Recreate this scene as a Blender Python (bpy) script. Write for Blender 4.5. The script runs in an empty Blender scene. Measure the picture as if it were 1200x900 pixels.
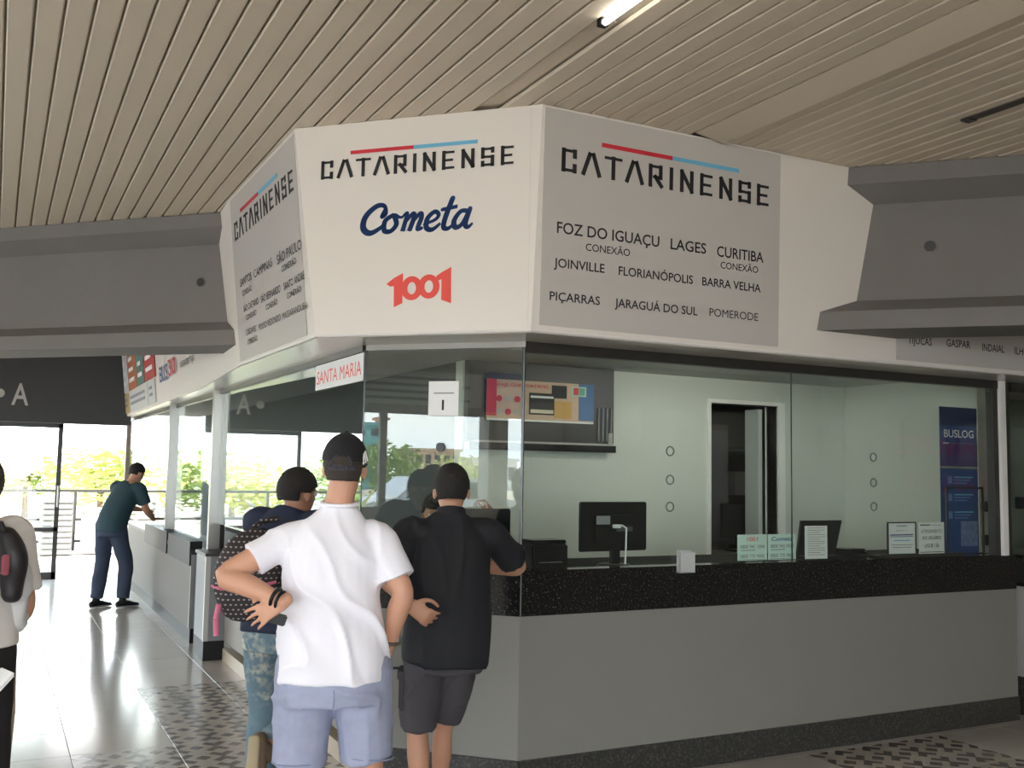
import bpy, bmesh, math, random
from mathutils import Vector, Matrix, Quaternion, noise
random.seed(7)
PI = math.pi
S2 = math.sqrt(2)
SC = bpy.context.scene
COL = SC.collection

# ------------------------------------------------------------------ camera
cd = bpy.data.cameras.new('camera'); cam = bpy.data.objects.new('camera', cd); COL.objects.link(cam)
F_PX = 1180.0
cd.sensor_fit = 'HORIZONTAL'; cd.sensor_width = 36.0; cd.lens = 36.0 * F_PX / 1200.0
cd.clip_start = 0.05; cd.clip_end = 400
def _n(v): return v.normalized()
yc = _n(Vector((-608 / F_PX, -91 / F_PX, -1)))
xc = Vector((2305 / F_PX, -142 / F_PX, -1)); xc = _n(xc - yc * xc.dot(yc)); zc = xc.cross(yc)
CR = Matrix((xc, yc, zc))                     # rows: world axes in camera space -> maps camera to world
cam.matrix_world = Matrix.Translation((0, 0, 1.62)) @ CR.to_4x4()
SC.camera = cam

# ------------------------------------------------------------------ world, sun, exposure
SC.view_settings.view_transform = 'Standard'; SC.view_settings.look = 'None'
SC.view_settings.gamma = 1; SC.view_settings.use_curve_mapping = False
SC.view_settings.exposure = 0.78
w = bpy.data.worlds.new('sky'); SC.world = w; w.use_nodes = True
nt = w.node_tree; nt.nodes.clear()
wo = nt.nodes.new('ShaderNodeOutputWorld'); bg = nt.nodes.new('ShaderNodeBackground')
tc = nt.nodes.new('ShaderNodeTexCoord'); sx = nt.nodes.new('ShaderNodeSeparateXYZ'); cr = nt.nodes.new('ShaderNodeValToRGB')
nz = nt.nodes.new('ShaderNodeTexNoise'); nz.inputs['Scale'].default_value = 2.5; nz.inputs['Detail'].default_value = 5
mp = nt.nodes.new('ShaderNodeMapping'); mp.inputs['Scale'].default_value = (1, 1, 3)
mc = nt.nodes.new('ShaderNodeMix'); mc.data_type = 'RGBA'
cr2 = nt.nodes.new('ShaderNodeValToRGB')
cr.color_ramp.elements[0].position = 0.0; cr.color_ramp.elements[0].color = (0.86, 0.93, 1.0, 1)
cr.color_ramp.elements[1].position = 0.6; cr.color_ramp.elements[1].color = (0.50, 0.68, 0.92, 1)
cr2.color_ramp.elements[0].position = 0.45; cr2.color_ramp.elements[1].position = 0.62
L = nt.links.new
L(tc.outputs['Generated'], sx.inputs[0]); L(sx.outputs['Z'], cr.inputs[0])
L(tc.outputs['Generated'], mp.inputs[0]); L(mp.outputs[0], nz.inputs['Vector']); L(nz.outputs['Fac'], cr2.inputs[0])
L(cr2.outputs[0], mc.inputs[0]); L(cr.outputs[0], mc.inputs[6]); mc.inputs[7].default_value = (1.0, 1.0, 0.98, 1)
L(mc.outputs[2], bg.inputs['Color']); bg.inputs['Strength'].default_value = 6.0
L(bg.outputs[0], wo.inputs[0])
sd = bpy.data.lights.new('sun', 'SUN'); sd.energy = 14.0; sd.angle = 0.01; sd.color = (1, 0.95, 0.86)
so = bpy.data.objects.new('sun', sd); COL.objects.link(so)
so.rotation_euler = Vector((-0.35, -0.55, 1.0)).to_track_quat('Z', 'Y').to_euler()

# ------------------------------------------------------------------ materials
MATS = {}
def mat(name, col, rough=0.6, metal=0.0, noise_amt=0.0, nscale=8.0, bump=0.0, bscale=40.0, spec=None, emit=None, stretch=None, coat=0.0):
    if name in MATS: return MATS[name]
    m = bpy.data.materials.new(name); m.use_nodes = True; MATS[name] = m
    t = m.node_tree; b = t.nodes['Principled BSDF']
    b.inputs['Base Color'].default_value = (*col, 1); b.inputs['Roughness'].default_value = rough; b.inputs['Metallic'].default_value = metal
    if spec is not None: b.inputs['Specular IOR Level'].default_value = spec
    if coat: b.inputs['Coat Weight'].default_value = coat; b.inputs['Coat Roughness'].default_value = 0.05
    if emit: b.inputs['Emission Color'].default_value = (*emit[:3], 1); b.inputs['Emission Strength'].default_value = emit[3]
    co = t.nodes.new('ShaderNodeTexCoord'); src = co.outputs['Object']
    if stretch:
        mpn = t.nodes.new('ShaderNodeMapping'); mpn.inputs['Scale'].default_value = stretch; t.links.new(src, mpn.inputs[0]); src = mpn.outputs[0]
    n = t.nodes.new('ShaderNodeTexNoise'); n.inputs['Scale'].default_value = nscale; n.inputs['Detail'].default_value = 4; t.links.new(src, n.inputs['Vector'])
    mx = t.nodes.new('ShaderNodeMix'); mx.data_type = 'RGBA'; t.links.new(n.outputs['Fac'], mx.inputs[0])
    a = noise_amt if noise_amt else 0.03
    mx.inputs[6].default_value = tuple(c * (1 - a) for c in col) + (1,); mx.inputs[7].default_value = tuple(min(1, c * (1 + a)) for c in col) + (1,)
    t.links.new(mx.outputs[2], b.inputs['Base Color'])
    if bump:
        n2 = t.nodes.new('ShaderNodeTexNoise'); n2.inputs['Scale'].default_value = bscale; n2.inputs['Detail'].default_value = 3; t.links.new(src, n2.inputs['Vector'])
        bp = t.nodes.new('ShaderNodeBump'); bp.inputs['Strength'].default_value = bump; bp.inputs['Distance'].default_value = 0.01
        t.links.new(n2.outputs['Fac'], bp.inputs['Height']); t.links.new(bp.outputs[0], b.inputs['Normal'])
    return m
def math_node(t, op, a, b=None):
    n = t.nodes.new('ShaderNodeMath'); n.operation = op
    for i, v in enumerate((a, b)):
        if v is None: continue
        if isinstance(v, (int, float)): n.inputs[i].default_value = v
        else: t.links.new(v, n.inputs[i])
    return n.outputs[0]
def speckle(name, base, fleck, rough, scale, lo, hi, spec=0.5):
    m = mat(name, base, rough, spec=spec); t = m.node_tree; b = t.nodes['Principled BSDF']
    co = t.nodes.new('ShaderNodeTexCoord'); v = t.nodes.new('ShaderNodeTexNoise'); v.inputs['Scale'].default_value = scale; v.inputs['Detail'].default_value = 3
    t.links.new(co.outputs['Object'], v.inputs['Vector'])
    r = t.nodes.new('ShaderNodeValToRGB'); r.color_ramp.elements[0].position = lo; r.color_ramp.elements[1].position = hi
    r.color_ramp.elements[0].color = (*base, 1); r.color_ramp.elements[1].color = (*fleck, 1)
    t.links.new(v.outputs['Fac'], r.inputs[0]); t.links.new(r.outputs[0], b.inputs['Base Color']); return m
def two_tone(name, c1, c2, build, rough=0.4):
    m = mat(name, c1, rough); t = m.node_tree; b = t.nodes['Principled BSDF']
    co = t.nodes.new('ShaderNodeTexCoord'); s = t.nodes.new('ShaderNodeSeparateXYZ'); t.links.new(co.outputs['Object'], s.inputs[0])
    f = build(t, s, co)
    mx = t.nodes.new('ShaderNodeMix'); mx.data_type = 'RGBA'; t.links.new(f, mx.inputs[0]); mx.inputs[6].default_value = (*c1, 1); mx.inputs[7].default_value = (*c2, 1)
    t.links.new(mx.outputs[2], b.inputs['Base Color']); return m
def glass_mat():
    m = bpy.data.materials.new('pane_glass'); m.use_nodes = True; t = m.node_tree; t.nodes.clear()
    o = t.nodes.new('ShaderNodeOutputMaterial'); tr = t.nodes.new('ShaderNodeBsdfTransparent'); gl = t.nodes.new('ShaderNodeBsdfGlossy'); mx = t.nodes.new('ShaderNodeMixShader')
    tr.inputs[0].default_value = (0.93, 0.965, 0.945, 1); gl.inputs['Roughness'].default_value = 0.0; gl.inputs[0].default_value = (0.96, 1, 0.98, 1)
    lw = t.nodes.new('ShaderNodeLayerWeight'); lw.inputs['Blend'].default_value = 0.5
    p = math_node(t, 'POWER', lw.outputs['Facing'], 5.0); p = math_node(t, 'MULTIPLY', p, 0.95); p = math_node(t, 'ADD', p, 0.048)
    t.links.new(p, mx.inputs[0]); t.links.new(tr.outputs[0], mx.inputs[1]); t.links.new(gl.outputs[0], mx.inputs[2]); t.links.new(mx.outputs[0], o.inputs[0])
    return m
M_GLASS = glass_mat()
M_SLAT = mat('slat_cream', (0.70, 0.60, 0.47), 0.5, noise_amt=0.02, nscale=3, stretch=(1, .3, 1))
M_SLATBACK = mat('slat_back', (0.50, 0.43, 0.33), 0.9)
M_BEAM = mat('beam_grey', (0.19, 0.178, 0.168), 0.75, noise_amt=0.08, nscale=2.5, bump=0.15, bscale=30)
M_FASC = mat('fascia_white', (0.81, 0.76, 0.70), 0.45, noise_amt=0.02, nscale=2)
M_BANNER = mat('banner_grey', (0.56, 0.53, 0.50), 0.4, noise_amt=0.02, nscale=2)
M_PANEL = mat('panel_grey', (0.245, 0.238, 0.215), 0.5, noise_amt=0.04, nscale=2)
M_GRAN = speckle('granite_black', (0.012, 0.012, 0.012), (0.10, 0.09, 0.075), 0.12, 90, 0.58, 0.72)
M_GRANK = speckle('granite_kick', (0.035, 0.035, 0.033), (0.12, 0.115, 0.10), 0.35, 80, 0.5, 0.72)
M_ALU = mat('aluminium', (0.42, 0.41, 0.39), 0.35, 0.8)
M_WHITEFR = mat('white_frame', (0.85, 0.83, 0.8), 0.4)
M_DARKFR = mat('dark_frame', (0.03, 0.028, 0.026), 0.4)
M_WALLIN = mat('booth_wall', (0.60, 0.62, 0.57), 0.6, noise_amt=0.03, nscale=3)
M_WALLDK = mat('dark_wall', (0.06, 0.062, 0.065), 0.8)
M_WALLOUT = mat('hall_wall', (0.55, 0.52, 0.48), 0.8, noise_amt=0.06)
M_BLACK = mat('black_plastic', (0.010, 0.010, 0.012), 0.45, spec=.25)
M_BLACKG = mat('black_gloss', (0.01, 0.01, 0.013), 0.12)
M_PAPER = mat('paper', (0.85, 0.85, 0.84), 0.7)
M_PAPERG = mat('paper_green', (0.66, 0.82, 0.76), 0.6)
M_INK = mat('ink_black', (0.015, 0.015, 0.018), 0.6)
M_INKG = mat('ink_grey', (0.25, 0.25, 0.27), 0.6)
M_RED = mat('ink_red', (0.65, 0.03, 0.05), 0.5)
M_ORED = mat('ink_coral', (0.85, 0.09, 0.07), 0.5)
M_CYAN = mat('ink_cyan', (0.16, 0.50, 0.72), 0.5)
M_NAVY = mat('ink_navy', (0.012, 0.06, 0.22), 0.5)
M_SKIN = mat('skin', (0.62, 0.33, 0.22), 0.5, noise_amt=0.08, nscale=12, bump=0.1, bscale=120)
M_SKIND = mat('skin_tan', (0.40, 0.20, 0.125), 0.5, noise_amt=0.08, nscale=12, bump=0.1, bscale=120)
M_HAIR = mat('hair_black', (0.012, 0.01, 0.009), 0.7, noise_amt=0.3, nscale=60, bump=0.8, bscale=140)
M_HAIRB = mat('hair_brown', (0.06, 0.045, 0.035), 0.7, noise_amt=0.3, nscale=60, bump=0.8, bscale=140)
M_EYE = mat('eye_white', (0.7, 0.68, 0.65), 0.2)

# ------------------------------------------------------------------ helpers
def link(name, me, m=None, parent=None, loc=None, kind=None, label=None):
    o = bpy.data.objects.new(name, me); COL.objects.link(o)
    if m is not None and me is not None and len(me.materials) == 0: me.materials.append(m)
    if parent is not None: o.parent = parent
    if loc is not None: o.location = loc
    if kind: o['kind'] = kind
    if label: o['label'] = label
    return o
def tag(o, label, cat, group=None, kind=None):
    o['label'] = label; o['category'] = cat
    if group: o['group'] = group
    if kind: o['kind'] = kind
    return o
def thing(name, label, cat, loc=(0, 0, 0), rz=0, group=None, kind=None):
    o = bpy.data.objects.new(name, None); COL.objects.link(o); o.location = loc; o.rotation_euler = (0, 0, rz); o.empty_display_size = .1
    return tag(o, label, cat, group, kind)
def tomesh(bm, name='m', smooth=False):
    me = bpy.data.meshes.new(name); bmesh.ops.recalc_face_normals(bm, faces=bm.faces[:]); bm.to_mesh(me); bm.free()
    if smooth: me.shade_smooth()
    return me
def box(bm, x0, x1, y0, y1, z0, z1):
    v = [bm.verts.new(p) for p in ((x0, y0, z0), (x1, y0, z0), (x1, y1, z0), (x0, y1, z0), (x0, y0, z1), (x1, y0, z1), (x1, y1, z1), (x0, y1, z1))]
    for f in ((0, 3, 2, 1), (4, 5, 6, 7), (0, 1, 5, 4), (1, 2, 6, 5), (2, 3, 7, 6), (3, 0, 4, 7)): bm.faces.new([v[i] for i in f])
    return v
def boxm(x0, x1, y0, y1, z0, z1, bev=0.0, seg=2):
    bm = bmesh.new(); box(bm, x0, x1, y0, y1, z0, z1)
    if bev: bmesh.ops.bevel(bm, geom=bm.edges[:], offset=bev, segments=seg, affect='EDGES')
    return tomesh(bm)
def B(name, dims, m, parent=None, bev=0.0, **k): return link(name, boxm(*dims, bev=bev), m, parent, **k)
def prism(bm, bot, top=None, z0=0, z1=1):
    top = top or bot
    a = [bm.verts.new((x, y, z0)) for x, y in bot]; b = [bm.verts.new((x, y, z1)) for x, y in top]; n = len(a)
    bm.faces.new(a[::-1]); bm.faces.new(b)
    for i in range(n): bm.faces.new((a[i], a[(i + 1) % n], b[(i + 1) % n], b[i]))
def prismm(bot, z0, z1, top=None, bev=0):
    bm = bmesh.new(); prism(bm, bot, top, z0, z1)
    if bev: bmesh.ops.bevel(bm, geom=bm.edges[:], offset=bev, segments=1, affect='EDGES')
    return tomesh(bm)
def extr(profile, p0, du, dv, dw, length):
    """profile (a,b) in du/dv plane at p0, swept along dw*length"""
    bm = bmesh.new(); p0, du, dv, dw = map(Vector, (p0, du, dv, dw))
    a = [bm.verts.new(p0 + du * x + dv * y) for x, y in profile]; b = [bm.verts.new(p0 + du * x + dv * y + dw * length) for x, y in profile]; n = len(a)
    bm.faces.new(a); bm.faces.new(b[::-1])
    for i in range(n): bm.faces.new((a[i], a[(i + 1) % n], b[(i + 1) % n], b[i]))
    return tomesh(bm)
def cyl(bm, p0, p1, r, seg=12, r2=None):
    p0, p1 = Vector(p0), Vector(p1); d = p1 - p0; q = d.to_track_quat('Z', 'Y'); r2 = r if r2 is None else r2
    a = [bm.verts.new(p0 + q @ Vector((r * math.cos(2 * PI * i / seg), r * math.sin(2 * PI * i / seg), 0))) for i in range(seg)]
    b = [bm.verts.new(p1 + q @ Vector((r2 * math.cos(2 * PI * i / seg), r2 * math.sin(2 * PI * i / seg), 0))) for i in range(seg)]
    bm.faces.new(a[::-1]); bm.faces.new(b)
    for i in range(seg): bm.faces.new((a[i], a[(i + 1) % seg], b[(i + 1) % seg], b[i]))
def cylm(p0, p1, r, seg=14, smooth=True):
    bm = bmesh.new(); cyl(bm, p0, p1, r, seg); return tomesh(bm, smooth=False)
def ringm(c, nrm, R, r, seg=24, rs=8):
    bm = bmesh.new(); q = Vector(nrm).to_track_quat('Z', 'Y'); c = Vector(c); rows = []
    for i in range(seg):
        a = 2 * PI * i / seg
        rows.append([bm.verts.new(c + q @ Vector(((R + r * math.cos(2 * PI * j / rs)) * math.cos(a), (R + r * math.cos(2 * PI * j / rs)) * math.sin(a), r * math.sin(2 * PI * j / rs)))) for j in range(rs)])
    for i in range(seg):
        for j in range(rs): bm.faces.new((rows[i][j], rows[(i + 1) % seg][j], rows[(i + 1) % seg][(j + 1) % rs], rows[i][(j + 1) % rs]))
    return tomesh(bm, smooth=True)

class Plane:
    def __init__(s, o, u, v): s.o = Vector(o); s.u = Vector(u).normalized(); s.v = Vector(v).normalized(); s.n = s.u.cross(s.v).normalized()
    def p(s, a, b, c=0): return s.o + s.u * a + s.v * b + s.n * c
def quadslab(pl, a0, a1, b0, b1, c0=0.0, c1=0.002):
    bm = bmesh.new(); v = [bm.verts.new(pl.p(a, b, c)) for c in (c0, c1) for a, b in ((a0, b0), (a1, b0), (a1, b1), (a0, b1))]
    for f in ((0, 3, 2, 1), (4, 5, 6, 7), (0, 1, 5, 4), (1, 2, 6, 5), (2, 3, 7, 6), (3, 0, 4, 7)): bm.faces.new([v[i] for i in f])
    return tomesh(bm)
def polyslab(pl, polys, c0=0.0, c1=0.002):
    bm = bmesh.new()
    for poly in polys:
        a = [bm.verts.new(pl.p(x, y, c0)) for x, y in poly]; b = [bm.verts.new(pl.p(x, y, c1)) for x, y in poly]; n = len(a)
        bm.faces.new(a[::-1]); f = bm.faces.new(b)
        for i in range(n): bm.faces.new((a[i], a[(i + 1) % n], b[(i + 1) % n], b[i]))
    bmesh.ops.triangulate(bm, faces=[f for f in bm.faces if len(f.verts) > 4])
    return tomesh(bm)
def text(name, s, pl, a, b, wd, ht, m, parent, bold=0.0, c=0.001, flip=False):
    """flat lettering fitted into width wd and cap height ht, lower left corner at (a,b) of the plane"""
    cu = bpy.data.curves.new('t', 'FONT'); cu.body = s; cu.size = 1.0; cu.offset = 0.0 if 'M' in s else min(bold, .012); cu.resolution_u = 3
    ob = bpy.data.objects.new('t', cu); COL.objects.link(ob)
    me = bpy.data.meshes.new_from_object(ob.evaluated_get(bpy.context.evaluated_depsgraph_get()))
    bpy.data.objects.remove(ob); bpy.data.curves.remove(cu)
    xs = [v.co.x for v in me.vertices]
    if not xs: return None
    x0, x1 = min(xs), max(xs); cap = 0.729
    kx = wd / max(x1 - x0, 1e-6); ky = ht / cap
    for v in me.vertices:
        xx = (v.co.x - x0) * kx
        if flip: xx = wd - xx
        v.co = pl.p(a + xx, b + v.co.y * ky, c)
    return link(name, me, m, parent)
def ribbon(strokes, wid, sl=0.0):
    """polylines -> quads of constant width (square ends), returned as polygons"""
    polys = []
    for st in strokes:
        for (x0, y0), (x1, y1) in zip(st[:-1], st[1:]):
            d = Vector((x1 - x0, y1 - y0)); l = d.length; d /= l; nn = Vector((-d.y, d.x)) * wid / 2; e = d * wid / 2
            p = [(x0 - e.x + nn.x, y0 - e.y + nn.y), (x0 - e.x - nn.x, y0 - e.y - nn.y), (x1 + e.x - nn.x, y1 + e.y - nn.y), (x1 + e.x + nn.x, y1 + e.y + nn.y)]
            polys.append(p)
    return polys
def brush(strokes, sl=0.0):
    """round variable-width strokes: each stroke list of (x,y,w); smoothed and turned into discs + quads"""
    polys = []
    for st in strokes:
        pts = []
        n = len(st)
        for i in range(n - 1):
            p0, p1, p2, p3 = (Vector(st[max(i - 1, 0)]), Vector(st[i]), Vector(st[i + 1]), Vector(st[min(i + 2, n - 1)]))
            for k in range(5):
                t = k / 5; pts.append(0.5 * ((2 * p1) + (-p0 + p2) * t + (2 * p0 - 5 * p1 + 4 * p2 - p3) * t * t + (-p0 + 3 * p1 - 3 * p2 + p3) * t ** 3))
        pts.append(Vector(st[-1]))
        for a, b in zip(pts[:-1], pts[1:]):
            d = Vector((b.x - a.x, b.y - a.y))
            if d.length < 1e-6: continue
            d.normalize(); nn = Vector((-d.y, d.x))
            polys.append([(a.x + nn.x * a.z / 2, a.y + nn.y * a.z / 2), (a.x - nn.x * a.z / 2, a.y - nn.y * a.z / 2), (b.x - nn.x * b.z / 2, b.y - nn.y * b.z / 2), (b.x + nn.x * b.z / 2, b.y + nn.y * b.z / 2)])
            polys.append([(a.x + a.z / 2 * math.cos(q * PI / 4), a.y + a.z / 2 * math.sin(q * PI / 4)) for q in range(8)])
    return [[(x + sl * y, y) for x, y in p] for p in polys]

# ------------------------------------------------------------------ floor
M_TILE = mat('porcelain_tile', (0.50, 0.47, 0.43), 0.16, noise_amt=0.05, nscale=1.5)
def decor_build(t, s, co):
    geo = t.nodes.new('ShaderNodeNewGeometry'); sp = t.nodes.new('ShaderNodeSeparateXYZ'); t.links.new(geo.outputs['Position'], sp.inputs[0])
    k = 1 / 0.110
    x = math_node(t, 'MULTIPLY', math_node(t, 'SUBTRACT', sp.outputs[0], 0.47), k); y = math_node(t, 'MULTIPLY', math_node(t, 'SUBTRACT', sp.outputs[1], 0.17), k)
    fx = math_node(t, 'FRACT', x); fy = math_node(t, 'FRACT', y)
    cx = math_node(t, 'FLOORED_MODULO', math_node(t, 'FLOOR', x), 2.0); cy = math_node(t, 'FLOORED_MODULO', math_node(t, 'FLOOR', y), 2.0)
    a = math_node(t, 'ABSOLUTE', math_node(t, 'SUBTRACT', fx, cx)); b = math_node(t, 'ABSOLUTE', math_node(t, 'SUBTRACT', fy, cy))
    sm = math_node(t, 'ADD', a, b)
    tri = math_node(t, 'MULTIPLY', math_node(t, 'GREATER_THAN', sm, 0.95), math_node(t, 'GREATER_THAN', math_node(t, 'SUBTRACT', a, b), -0.25))
    small = math_node(t, 'LESS_THAN', sm, 0.42)
    inner = math_node(t, 'GREATER_THAN', sm, 1.55)
    r = math_node(t, 'MAXIMUM', math_node(t, 'SUBTRACT', tri, inner), small)
    return math_node(t, 'MULTIPLY', r, 0.88)
M_DECOR = two_tone('patterned_tile', (0.46, 0.42, 0.36), (0.075, 0.065, 0.06), decor_build, 0.2)
fl = link('floor', boxm(-6.6, 22, -8, 15.6, -0.2, -0.004), mat('grout', (0.16, 0.14, 0.12), 0.7), kind='structure', label='grey joints and slab under the polished beige floor tiles')
TP = 0.55; TX0, TY0 = 0.47, 0.17
def tile_mesh(m):
    me = boxm(0.002, TP - 0.002, 0.002, TP - 0.002, -0.02, 0.0, bev=0.0012, seg=1); me.materials.append(m); return me
tp, td = tile_mesh(M_TILE), tile_mesh(M_DECOR)
def decor(ix, iy):
    x, y = TX0 + ix * TP, TY0 + iy * TP
    if 0.9 < x < 1.7 and 2.5 < y < 7.8: return True
    if 0.4 < x < 0.6 and 2.5 < y < 6.1: return True
    if 2 < x < 5.0 and 3.0 < y < 3.9 : return True
    if 4.2 < x < 5.2 and y < 4.4 and y > -3: return True
    return False
rest = bmesh.new(); cnt = 0; restd = bmesh.new()
for ix in range(-13, 40):
    for iy in range(-15, 29):
        x, y = TX0 + ix * TP, TY0 + iy * TP
        if x + TP > 22 or y + TP > 15.6 or x < -6.6 or y < -8: continue
        if x > 2.0 and y > 5.0: continue
        vis = (-0.2 < x < 1.8 and 4.2 < y < 15.4) or (x > 3.0 and x < 7.3 and y > 2.6 and y < 5.0) or (x >= 1.2 and x < 3.2 and 3.2 < y < 5.2)
        if vis and cnt < 295:
            o = link('tile', td if decor(ix, iy) else tp, None, fl, (x, y, 0)); cnt += 1
            if decor(ix, iy): o['label'] = 'tile printed with small dark triangles'
        else: box(restd if decor(ix, iy) else rest, x + 0.002, x + TP - 0.002, y + 0.002, y + TP - 0.002, -0.02, 0.0)
link('tile_field', tomesh(rest), M_TILE, fl, kind='stuff'); link('patterned_tile_field', tomesh(restd), M_DECOR, fl, kind='stuff')

# ------------------------------------------------------------------ ceiling with slats
ce = link('ceiling', boxm(-7.2, 22.2, -8.4, 15.8, 3.462, 3.75), M_SLATBACK, kind='structure', label='cream slatted metal ceiling of the concourse')
PW = 0.1065
def slat_mesh(wd, drop=0.0):
    bm = bmesh.new(); h = 0.016; b = 0.006; w2 = wd
    prof = [(0, h), (0, b), (b, -drop), (w2 - b, -drop), (w2, b), (w2, h)]
    a = [bm.verts.new((x, 0, z)) for x, z in prof]; c = [bm.verts.new((x, 1, z)) for x, z in prof]
    bm.faces.new(a); bm.faces.new(c[::-1])
    for i in range(6): bm.faces.new((a[i], a[(i + 1) % 6], c[(i + 1) % 6], c[i]))
    me = tomesh(bm); me.materials.append(M_SLAT); return me
sl = slat_mesh(0.097)
bm = bmesh.new(); pr_ = [(0, .016), (0, 0), (.19, -.028), (.196, -.024), (.196, .016)]
va = [bm.verts.new((x, 0, z)) for x, z in pr_]; vc = [bm.verts.new((x, 1, z)) for x, z in pr_]; bm.faces.new(va); bm.faces.new(vc[::-1])
for i in range(5): bm.faces.new((va[i], va[(i + 1) % 5], vc[(i + 1) % 5], vc[i]))
slw = tomesh(bm); slw.materials.append(M_SLAT)
for k in range(-61, 105):
    x = -0.050 + k * PW
    ye = 8.66 - x
    if x > 12: continue
    if ye < -7.5: continue
    if k == 20: continue                                   # lamp trough
    if k == 32: continue
    if k == 31: m, ln = slw, 'wide ceiling slat standing lower than the rest'
    else: m, ln = sl, None
    y1 = min(ye, 15.3)
    if x > 1.34: y1 = min(y1, 5.6 if x < 2.3 else 4.6)
    if k == 31: y1 = 4.24
    jit = random.uniform(-0.0015, 0.0015)
    o = link('slat', m, None, ce, (x, -8.2, 3.438 + jit)); o.scale = (1, y1 + 8.2, 1)
    if ln: o['label'] = ln
# trough strip carrying the fluorescent fitting
o = link('lamp_trough', slat_mesh(0.085, -0.006), None, ce, (-0.047 + 20 * PW + .006, 3.36, 3.45)); o.scale = (1, 1.5, 1)
bm = bmesh.new()
for k in range(104, 200):
    x = -0.047 + k * PW; box(bm, x, x + 0.094, -8.2, 4.9 if x < 9 else 12, 3.438, 3.452)
for k in range(-61, 14):
    x = -0.047 + k * PW; box(bm, x, x + 0.094, 9.3 - x, 15.3, 3.438, 3.452)
link('far_slats', tomesh(bm), M_SLAT, ce, kind='stuff')

def tube_lamp(x, y0, y1, z, label, on=8.0, group=None, name='ceiling_tube_lamp', dx=0):
    t = thing(name, label, 'lamp', (x, y0, z), 0, group)
    B('lamp_channel', (-0.04, 0.04, 0, y1 - y0, 0.012, 0.03), mat('channel', (0.12, 0.11, 0.1), 0.5), t)
    link('tube', cylm((0, 0.03, -0.008), (0, y1 - y0 - 0.03, -0.008), 0.013), mat('tube_on', (1, 1, 1), 0.4, emit=(1, 0.97, 0.9, on)), t)
    for yy in (0.0, y1 - y0 - 0.03): B('lamp_holder', (-0.018, 0.018, yy, yy + 0.03, -0.02, 0.014), M_BLACK, t)
    return t
tube_lamp(2.09, 2.15, 3.35, 3.43, 'lit fluorescent tube in the slatted ceiling above the chamfered sign')
t = thing('ceiling_tube_lamp', 'unlit recessed lamp slot in the slatted ceiling near the right edge', 'lamp', (4.3, 2.15, 3.43))
B('lamp_channel', (-0.03, 0.03, 0, 1.2, 0.0, 0.02), mat('channel_dark', (0.06, 0.05, 0.04), 0.6), t); B('lamp_holder', (-0.03, 0.03, 1.2, 1.25, -0.006, 0.02), M_DARKFR, t)

# ------------------------------------------------------------------ concrete beam, running at 45 degrees
bprof = [(6.124, 3.435), (6.12, 3.33), (6.27, 3.24), (6.19, 2.65), (5.99, 2.56), (5.975, 2.452), (6.43, 2.452), (6.42, 2.56), (6.34, 2.65), (6.40, 3.24), (6.50, 3.33), (6.50, 3.435)]
dn = Vector((1, 1, 0)) / S2; dt = Vector((1, -1, 0)) / S2
beam = link('trim_1', extr(bprof, dt * -13, dn, (0, 0, 1), dt, 24), M_BEAM, kind='structure', label='deep grey painted concrete beam running into both sides of the sign box')
for a, zz in ((( 4.80 - 4.05) / S2, 2.963), ((1.30 - 7.55) / S2, 2.955)):
    c = dt * a + dn * (6.19 + (zz - 2.65) / 0.59 * 0.08) + Vector((0, 0, zz)); 
    bm = bmesh.new(); cyl(bm, c - dn * 0.004, c + dn * 0.01, 0.034, 20)
    link('drain_hole', tomesh(bm), M_DARKFR, beam)
    link('drain_rim', ringm(c - dn * 0.003, dn, 0.036, 0.004), M_BEAM, beam)

# ------------------------------------------------------------------ fascia / sign box
bo = [(1.68, 16.6), (1.60, 9.3), (1.455, 6.95), (1.468, 5.132), (2.30, 4.30), (9.0, 4.30)]
to = [(1.55, 16.6), (1.47, 9.3), (1.338, 6.95), (1.346, 5.254), (2.33, 4.27), (9.0, 4.27)]
ins = lambda P, k: (P[0] + (0.1 if k < 4 else 0.05), P[1] + (0.03 if k == 3 else 0.1 if k > 3 else 0.0))
fa = thing('sign_fascia', 'white sign box wrapped around the top of the corner ticket booth', 'signboard', (2.3, 4.3, 0))
def fpart(i, name='fascia_panel', m=M_FASC):
    bt = [bo[i], bo[i + 1], ins(bo[i + 1], i + 1), ins(bo[i], i)]; tt = [to[i], to[i + 1], ins(to[i + 1], i + 1), ins(to[i], i)]
    mv = lambda P: [(x - 2.3, y - 4.3) for x, y in P]
    return link(name, prismm(mv(bt), 2.30, 3.436, mv(tt)), m, fa)
for i in range(5): fpart(i)
so_ = [(1.69, 16.6), (1.61, 9.3), (1.465, 6.95), (1.478, 5.14), (2.305, 4.31), (9, 4.31), (9, 4.70), (2.47, 4.70), (1.86, 5.31), (1.86, 16.6)]
link('soffit', prismm([(x - 2.3, y - 4.3) for x, y in so_], 2.295, 2.33), mat('soffit_white', (0.62, 0.58, 0.52), 0.22, spec=0.6), fa)
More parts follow.
